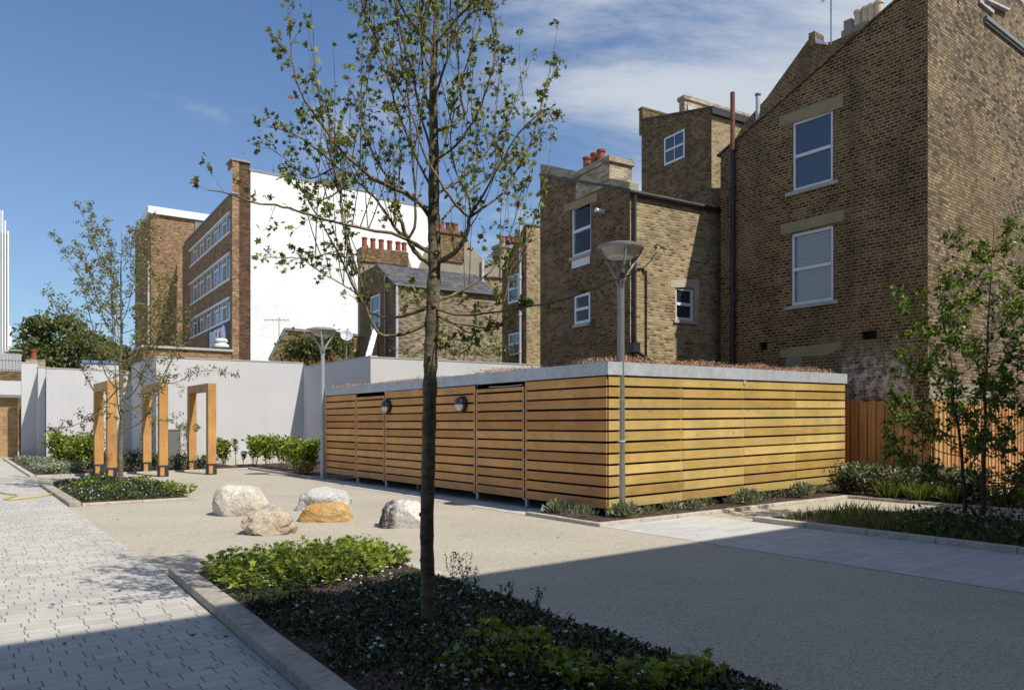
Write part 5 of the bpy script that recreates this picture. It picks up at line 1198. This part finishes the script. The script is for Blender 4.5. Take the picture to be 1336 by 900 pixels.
for i, (px_, Y, w, h, lab) in enumerate(((172, 24.5, 1.2, .75, 'dark low shrub between the left and middle timber arches'), (200, 25, .9, .6, 'dark low shrub behind the middle timber arch'), (233, 25.3, 1.2, .55, 'dark low shrub right of the middle timber arch'), (262, 25.5, .8, .5, 'dark low shrub behind the rightmost timber arch'), (395, 22.6, 1., .45, 'dark undergrowth beneath the rightmost lime shrub'))):
    g = P(px_, HY, Y); g.z = .03; shrub(g, w, h, lab, 'leaf_dark' if i < 4 else 'leaf_olive', 500, .09, 'dark low shrubs at the wall foot', 'low_shrub', stems=5, z0=.05)
def tuft(g, w, h, n, mat, label, name, cat, group, seed, th=1.):
    random.seed(seed); t = thing(name, g, label, cat, group); P_, D_, S_ = [], [], []
    for _ in range(n):
        a = random.random() * 6.28; r = math.sqrt(random.random()) * w * .5; c = g + Vector((math.cos(a) * r * .6, math.sin(a) * r * .6, 0)); P_.append(c[:])
        D_.append(Vector((math.cos(a) * r / w * 1.1 + random.gauss(0, .12), math.sin(a) * r / w * 1.1 + random.gauss(0, .12), 1))[:]); S_.append(h * random.uniform(.6, 1.15))
    leaves('blades', M[mat], P_, D_, S_, 'strap', t, up=0.); m = MB(); m.lathe(g, [(w * .16, -.01), (w * .12, .04), (.01, .06)], 8); m.build('crown_base', M['soil'], t); return t
# bed left of arches: silver cushions and grasses
for i, (px_, py) in enumerate(((40, 607), (58, 611), (76, 614), (95, 617), (60, 617), (80, 619))):
    g = G(px_, py); shrub(g, 1.1, .42, ORD[i] + ' silvery cushion plant of the left wall bed, counted from its path corner', 'leaf_silver', 700, .07, 'silvery cushions in the left wall bed', 'cushion_plant', stems=4, z0=.02, seed=60 + i)
for i, (px_, py, l) in enumerate(((97, 611, 'brownish green grass tuft in front of the broad lime shrub'), (112, 613, 'grass tuft beside the foot of the leftmost timber arch'), (122, 610, 'tall grass tuft hidden behind the leftmost timber arch'))):
    g = G(px_, py); tuft(g, .8, .75, 420, 'leaf_olive', l, 'ornamental_grass', 'grass tuft', 'ornamental grasses in the left wall bed', 80 + i)
# lavender in the store bed
lav = [(-.35, .95), (-.3, .55), (-.38, .15), (.2, -.2), (.75, -.22), (1.3, -.2), (1.85, -.22), (2.45, -.2), (3., -.2), (3.6, -.22), (4.2, -.2), (4.8, -.2), (5.5, -.2), (6.1, -.2), (6.7, -.2)]
random.seed(5)
for i, (a, b) in enumerate(lav):
    s = random.uniform(.8, 1.25); g = W(a + random.uniform(-.1, .1), b, .03 + (max(0, a) * LIFT / LR)); lab = (ORD[i] + ' silvery clump on the store\'s shaded side, counted toward the lamp post') if i < 3 else (ORD[i - 3] + ' small silvery clump along the sunlit slats, counted from the lamp post')
    t = thing('lavender_plant', g, lab, 'plant', 'silvery clumps along the timber store'); P_, D_ = [], []
    for _ in range(int(240 * s)):
        d = rdir(1.0); r = random.random() ** .5 * .2 * s; P_.append((g + Vector((d.x * r * 1.2, d.y * r, abs(d.z) * r * 1.0)))[:]); D_.append((d + Vector((0, 0, .4)))[:])
    leaves('foliage', M['leaf_silver'], P_, D_, .07 * s, 'strap' if i % 3 else 'ovate', t, up=.3)
    m = MB(); [m.tube([g, g + Vector((random.gauss(0, .06), random.gauss(0, .04), .14 * s))], .004, 4) for _ in range(5)]; m.build('stem', M['bark_dark'], t)
# fence bed
fl = [(7.35, -.1), (7.3, -.75), (7.35, -1.4), (7.4, -2.1), (7.35, -2.8), (7.6, -3.6), (7.5, -4.4), (8.2, -5.2)]
flab = ['pale edged shrub against the right end of the timber store', 'pale edged shrub second from the store\'s right end', 'pale edged shrub third from the store, before the shaded fence', 'pale edged shrub fourth from the store, below the fence corner', 'pale edged shrub fifth from the store, left of the birch stems', 'pale edged shrub sixth from the store, seen between the birch stems', 'pale edged shrub seventh from the store, right of the birch stems', 'pale edged shrub farthest right along the fence']
for i, (a, b) in enumerate(fl): shrub(W(a, b, .04), 1.0, .72, flab[i], 'leaf_edge', 1500, .07, 'pale edged shrubs below the fence', 'variegated_shrub', stems=8, z0=.02, seed=90 + i)
gl = [(6.95, .2), (6.95, -1.3), (6.9, -1.9), (6.95, -2.5), (6.95, -3.4), (6.95, -4.4), (7.0, -5.1), (6.95, -5.8)]
for i, (a, b) in enumerate(gl): tuft(W(a, b, .04), .5, .42, 260, 'leaf_lemon', ORD[i] + ' bright grass tuft at the front of the fence bed, counted from the timber store', 'grass_tuft', 'grass tuft', 'bright grass tufts in front of the pale edged shrubs', 120 + i)
# ground cover of the birch bed
random.seed(77); P_, D_, S_ = [], [], []
for _ in range(9000):
    a, b = random.uniform(1.95, 4.5), -1.8 - random.random() ** .8 * 8
    if mn.noise(Vector((a * 1.4, b * 1.4, 3))) < -.12 - (.1 if b > -4 else 0): continue
    P_.append(W(a, b, .05)[:]); D_.append(rdir(1.6)[:]); S_.append(random.uniform(.09, .24))
tag(leaves('grassy_ground_cover', M['leaf_lemon'], P_, D_, S_, 'strap', origin=W(3, -4), up=0.), 'low grassy ground cover in the birch bed', 'ground cover', kind='stuff')
P_, D_, S_ = [], [], []
for _ in range(7000):
    a, b = random.uniform(1.95, 4.5), random.uniform(-9, -3.6); P_.append(W(a, b, .05 + random.random() ** 2 * .28)[:]); D_.append(rdir(.3)[:]); S_.append(random.uniform(.04, .09))
tag(leaves('dark_ground_cover', M['leaf_dark'], P_, D_, S_, 'ovate', origin=W(3, -6)), 'dark leafy ground cover round the birch stems', 'ground cover', kind='stuff')

# ================================================================== TREE BED PLANTING (middle distance)
random.seed(21); P_, D_, S_ = [], [], []; Q_, E_ = [], []
for _ in range(12000):
    a, b = random.uniform(-6.65, -4.75), random.uniform(7.95, 13.5); h = max(.02, .12 + .2 * mn.noise(Vector((a * 1.5, b * 1.5, 1)))) * min(1, .3 + 2 * min(a + 6.7, -4.7 - a, b - 7.9))
    P_.append(W(a, b, .05 + random.random() ** .7 * h * 1.3)[:]); D_.append(rdir(.3)[:]); S_.append(random.uniform(.03, .07))
tag(leaves('bed_ground_cover', M['leaf_dark'], P_, D_, S_, 'ovate', origin=W(-5.7, 10.5)), 'dark leafy ground cover in the small tree bed', 'ground cover', kind='stuff')
for _ in range(900):
    a, b = random.uniform(-6.6, -4.8), random.uniform(7.95, 13.4); P2 = W(a, b, .12 + random.random() * .12); Q_.append(P2[:]); E_.append(rdir(.4)[:])
tag(leaves('tiny_flowers', M['white_petal'], Q_[:220], E_[:220], .024, 'round', origin=W(-5.7, 10.5)), 'tiny white flowers among the ground cover of the small tree bed', 'flowers', kind='stuff')
for i, (px_, py) in enumerate(((113, 641), (130, 636), (146, 648), (185, 634), (212, 641), (225, 646), (238, 648), (172, 640))):
    g = G(px_, py); random.seed(200 + i); t = thing('leafy_plant', g, ORD[i] + ' bright leafy clump in the small tree bed, of ' + 'those scattered round the slim trunk', 'plant', 'bright clumps in the small tree bed'); Pq, Dq = [], []
    for _ in range(110):
        a = random.random() * 6.28; r = random.random() * .25; Pq.append((g + Vector((math.cos(a) * r, math.sin(a) * r, .06 + random.random() * .17)))[:]); Dq.append(Vector((math.cos(a), math.sin(a), random.uniform(.2, 1.2)))[:])
    leaves('foliage', M['leaf_lime'], Pq, Dq, .10, 'ovate', t); m = MB(); [m.tube([g, g + Vector((random.gauss(0, .1), random.gauss(0, .1), .25))], .005, 4) for _ in range(5)]; m.build('stem', M['bark_dark'], t)

# ================================================================== FRONT BED PLANTING
random.seed(33); P_, D_, S_ = [], [], []
def nz(a, b, s, k): return mn.noise(Vector((a * s, b * s, k)))
for _ in range(46000):
    a, b = random.uniform(-6.66, -4.7), -.68 - random.random() * 6.6
    if b > -2.3 + .9 * nz(a, b, 1.1, 5) and random.random() < .93: continue
    if nz(a, b, 2.2, 9) < -.22 and random.random() < .7: continue
    edge = min(a + 6.72, -4.62 - a) ; h = (.09 + .13 * nz(a, b, 1.8, 2)) * min(1, .15 + edge * 1.8)
    P_.append(WB(a, b, .05 + random.random() ** .6 * max(.02, h))[:]); D_.append(rdir(.35)[:]); S_.append(random.uniform(.018, .05))
tag(leaves('dark_ground_cover', M['leaf_dark'], P_, D_, S_, 'ovate', origin=W(-5.6, -4)), 'dark small leaved ground cover round the maple trunk', 'ground cover', kind='stuff')
Q_, E_, S_ = [], [], []
for _ in range(260):
    a, b = random.uniform(-6.5, -4.8), -1.8 - random.random() * 5; c = WB(a, b, .07 + random.random() * .10)
    for k in range(7): e = Vector((math.cos(k * .9), math.sin(k * .9), .5)); Q_.append((c)[:]); E_.append((e + rdir() * .3)[:]); S_.append(random.uniform(.012, .024))
tag(leaves('white_flowers', M['white_petal'], Q_, E_, S_, 'round', origin=W(-5.6, -4)), 'small white flower heads scattered in the front bed', 'flowers', kind='stuff')
# bright lobed plants: clumps that can be told apart
def lobed_clump(a, b, s, n, label, group, seed, mat='leaf_lime', ls=.06, hh=.22):
    random.seed(seed); g = WB(a, b, .04); t = thing('leafy_plant', g, label, 'plant', group); m = MB(); P_, D_, S_ = [], [], []
    for _ in range(n):
        an = random.random() * 6.28; r = math.sqrt(random.random()) * s; q = g + Vector((math.cos(an) * r, math.sin(an) * r, hh * random.uniform(.35, 1.15) * (1 - .45 * (r / s) ** 2)))
        if _ % 3 == 0: m.tube([g + Vector((math.cos(an) * r * .45, math.sin(an) * r * .45, 0)), q], .0022, 3, False)
        P_.append(q[:]); D_.append(Vector((math.cos(an) + random.gauss(0, .7), math.sin(an) + random.gauss(0, .7), random.uniform(-.3, .5)))[:]); S_.append(ls * random.uniform(.5, 1.2))
    m.build('stem', M['leaf_dark'], t); leaves('foliage', M[mat], P_, D_, S_, 'lobed', t, up=.5); return t
random.seed(9); sp = [(-6.35, -1.0), (-6.0, -.95), (-5.65, -.9), (-5.25, -.95), (-4.95, -.95), (-6.4, -1.45), (-6.0, -1.4), (-5.55, -1.35), (-5.15, -1.4), (-6.3, -1.95), (-5.85, -1.9), (-5.4, -1.8), (-4.95, -1.5)]
for i, (a, b) in enumerate(sp):
    lobed_clump(a, b, .34, 300, ORD[i] + ' sunlit lime clump of the front bed, counted in rows from its far left corner', 'sunlit lime clumps in the front bed', 300 + i, ls=.062, hh=.24)
g = WB(-6.5, -2.75, .04); random.seed(15); t = thing('fern_plant', g, 'tall upright green fern leaning over the kerb left of the maple trunk', 'fern'); Pq, Dq, Sq = [], [], []; m = MB()
for k in range(13):
    a = k * .62 + random.uniform(-.2, .2); Lf = random.uniform(.28, .45); pts = [g + Vector((math.cos(a) * Lf * f * .6, math.sin(a) * Lf * f * .6, Lf * 1.1 * (f - .45 * f * f))) for f in np.linspace(0, 1, 10)]; m.tube(pts, .003, 4)
    for q in pts[2:]:
        for sg in (-1, 1): Pq.append(q[:]); Dq.append(Vector((-math.sin(a) * sg + math.cos(a) * .4, math.cos(a) * sg + math.sin(a) * .4, .1))[:]); Sq.append(random.uniform(.05, .085))
leaves('frond', M['leaf_lime'], Pq, Dq, Sq, 'ovate', t, up=.9); m.build('stem', M['leaf_dark'], t)
for i, (px_, py) in enumerate(((650, 868), (700, 872), (742, 880), (612, 876), (765, 890), (690, 845), (835, 892), (905, 884), (640, 838), (870, 899))):
    g = G(px_, py + 14); r = g - N0; lobed_clump(r.dot(V) - .04 * (r.dot(U) + .5), r.dot(U), .17, 70, ORD[i] + ' shaded lobed leaf clump low in the front of the front bed, nearest the viewer', 'shaded lobed clumps in the near front bed', 330 + i, ls=.068, hh=.17)
# wispy stems at the bed's right edge
for i, (px_, py, h) in enumerate(((590, 748, .20), (606, 752, .22), (618, 757, .14), (700, 792, .16), (660, 775, .12))):
    g = G(px_, py + 10); random.seed(400 + i); t = thing('wispy_plant', g, ORD[i] + ' thin wispy stem from the trunk along the right kerb of the front bed', 'plant', 'wispy stems on the right kerb of the front bed'); m = MB(); Pq, Dq = [], []
    for k in range(5):
        p = g.copy(); pts = [p]
        for j in range(7): p = p + Vector((random.gauss(0, .02), random.gauss(0, .02), h / 5)); pts.append(p); [Pq.append((p + rdir() * .01)[:]) or Dq.append(rdir(.3)[:]) for _ in range(3)]
        m.tube(pts, .002, 4)
    m.build('stem', M['bark_dark'], t); leaves('foliage', M['leaf_dark'], Pq, Dq, .026, 'ovate', t)

# ================================================================== BUILDING BEHIND THE VIEWER (throws the yard's shade)
HBK = 11.0; bb = -2.42 - .972 * HBK / math.tan(R(51))
wk = Wall(W(-34, bb), V, U); bk = thing('apartment_block', W(-34, bb), 'brick apartment block standing behind the viewer and shading the near yard', 'apartment block')
ops = [(x, x + 1.4, z, z + 1.5) for x in np.arange(2, 60, 3.6) for z in (1., 4., 7.)]
m = MB(); m.wall(wk, 0, 62, 0, [(0, HBK), (62, HBK)], ops, .12)
for p, q in ((wk.p(0, 0), wk.p(0, 0, -12)), (wk.p(0, 0, -12), wk.p(62, 0, -12)), (wk.p(62, 0, -12), wk.p(62, 0))):
    z = Vector((0, 0, HBK)); m.quad(p, q, q + z, p + z)
m.build('wall', M['brick_buff'], bk); roofslab(bk, [wk.p(-.0, HBK, .0), wk.p(62, HBK, .0), wk.p(62, HBK, -12), wk.p(0, HBK, -12)], .2, 'lead')
m = MB(); [m.wbox(wk, o[0], o[1], o[2], o[3], -.11, -.08) for o in ops]; m.build('window_pane', M['glass'], bk)

# ================================================================== LIGHT AND SKY
sd = Vector((.765, -.644, 0)).normalized(); EL = R(51); to = Vector((sd.x * math.cos(EL), sd.y * math.cos(EL), math.sin(EL)))
ld_ = bpy.data.lights.new('sun', 'SUN'); ld_.energy = 4.5; ld_.angle = R(.53); ld_.color = (1, .94, .845)
so = bpy.data.objects.new('sun', ld_); COL.objects.link(so); so.rotation_euler = to.to_track_quat('Z', 'Y').to_euler()
w = bpy.data.worlds.new('World'); scene.world = w; w.use_nodes = True; nt = w.node_tree; nt.nodes.clear()
out = nt.nodes.new('ShaderNodeOutputWorld'); bg = nt.nodes.new('ShaderNodeBackground'); sky = nt.nodes.new('ShaderNodeTexSky')
sky.sky_type = 'NISHITA'; sky.sun_disc = False; sky.sun_elevation = EL; sky.sun_rotation = math.atan2(sd.x, sd.y); sky.air_density = 1.3; sky.dust_density = .25; sky.ozone_density = 2.5
tc = nt.nodes.new('ShaderNodeTexCoord'); sx = nt.nodes.new('ShaderNodeSeparateXYZ'); nt.links.new(tc.outputs['Generated'], sx.inputs[0])
def wm(op, a, b=None, c=None):
    x = nt.nodes.new('ShaderNodeMath'); x.operation = op
    for i, v in enumerate((a, b, c)):
        if v is None: continue
        if isinstance(v, (int, float)): x.inputs[i].default_value = v
        else: nt.links.new(v, x.inputs[i])
    return x.outputs[0]
den = wm('ADD', wm('MAXIMUM', sx.outputs[2], 0.), .22)
cb = nt.nodes.new('ShaderNodeCombineXYZ'); nt.links.new(wm('DIVIDE', sx.outputs[0], den), cb.inputs[0]); nt.links.new(wm('DIVIDE', sx.outputs[1], den), cb.inputs[1])
mp = nt.nodes.new('ShaderNodeMapping'); mp.inputs['Rotation'].default_value = (0, 0, R(35)); mp.inputs['Scale'].default_value = (1.0, 1.7, 1); mp.inputs['Location'].default_value = (.4, 1.3, 0); nt.links.new(cb.outputs[0], mp.inputs[0])
nz_ = nt.nodes.new('ShaderNodeTexNoise'); nz_.inputs['Scale'].default_value = 1.1; nz_.inputs['Detail'].default_value = 9; nz_.inputs['Roughness'].default_value = .62; nz_.inputs['Distortion'].default_value = .45; nt.links.new(mp.outputs[0], nz_.inputs['Vector'])
side = nt.nodes.new('ShaderNodeMapRange'); nt.links.new(sx.outputs[0], side.inputs[0]); side.inputs[1].default_value = -.45; side.inputs[2].default_value = .2; side.inputs[3].default_value = -.22; side.inputs[4].default_value = .12
rp = nt.nodes.new('ShaderNodeMapRange'); rp.interpolation_type = 'SMOOTHSTEP'; nt.links.new(wm('ADD', nz_.outputs['Fac'], side.outputs[0]), rp.inputs[0]); rp.inputs[1].default_value = .45; rp.inputs[2].default_value = .70; rp.inputs[3].default_value = .04; rp.inputs[4].default_value = .85
tn = nt.nodes.new('ShaderNodeMix'); tn.data_type = 'RGBA'; tn.blend_type = 'MULTIPLY'; tn.inputs[0].default_value = 1; nt.links.new(sky.outputs[0], tn.inputs[6]); tn.inputs[7].default_value = (.57, .77, 1.02, 1)
mx = nt.nodes.new('ShaderNodeMix'); mx.data_type = 'RGBA'; hz_ = nt.nodes.new('ShaderNodeMapRange'); nt.links.new(sx.outputs[2], hz_.inputs[0]); hz_.inputs[1].default_value = 0.; hz_.inputs[2].default_value = .5; hz_.inputs[3].default_value = .16; hz_.inputs[4].default_value = .0; nt.links.new(wm('MINIMUM', wm('ADD', rp.outputs[0], hz_.outputs[0]), .95), mx.inputs[0]); nt.links.new(tn.outputs[2], mx.inputs[6]); mx.inputs[7].default_value = (5.6, 6.0, 6.5, 1)
nt.links.new(mx.outputs[2], bg.inputs[0]); bg.inputs[1].default_value = .10; nt.links.new(bg.outputs[0], out.inputs[0])

vs = scene.view_settings; vs.view_transform = 'Standard'; vs.look = 'None'; vs.exposure = .2; vs.gamma = 1; vs.use_curve_mapping = False
scene.render.engine = 'CYCLES'; scene.cycles.max_bounces = 8; scene.cycles.transparent_max_bounces = 12
scene.render.resolution_x = 1024; scene.render.resolution_y = 689
for o in bpy.data.objects:
    if '_o' in o.keys(): del o['_o']
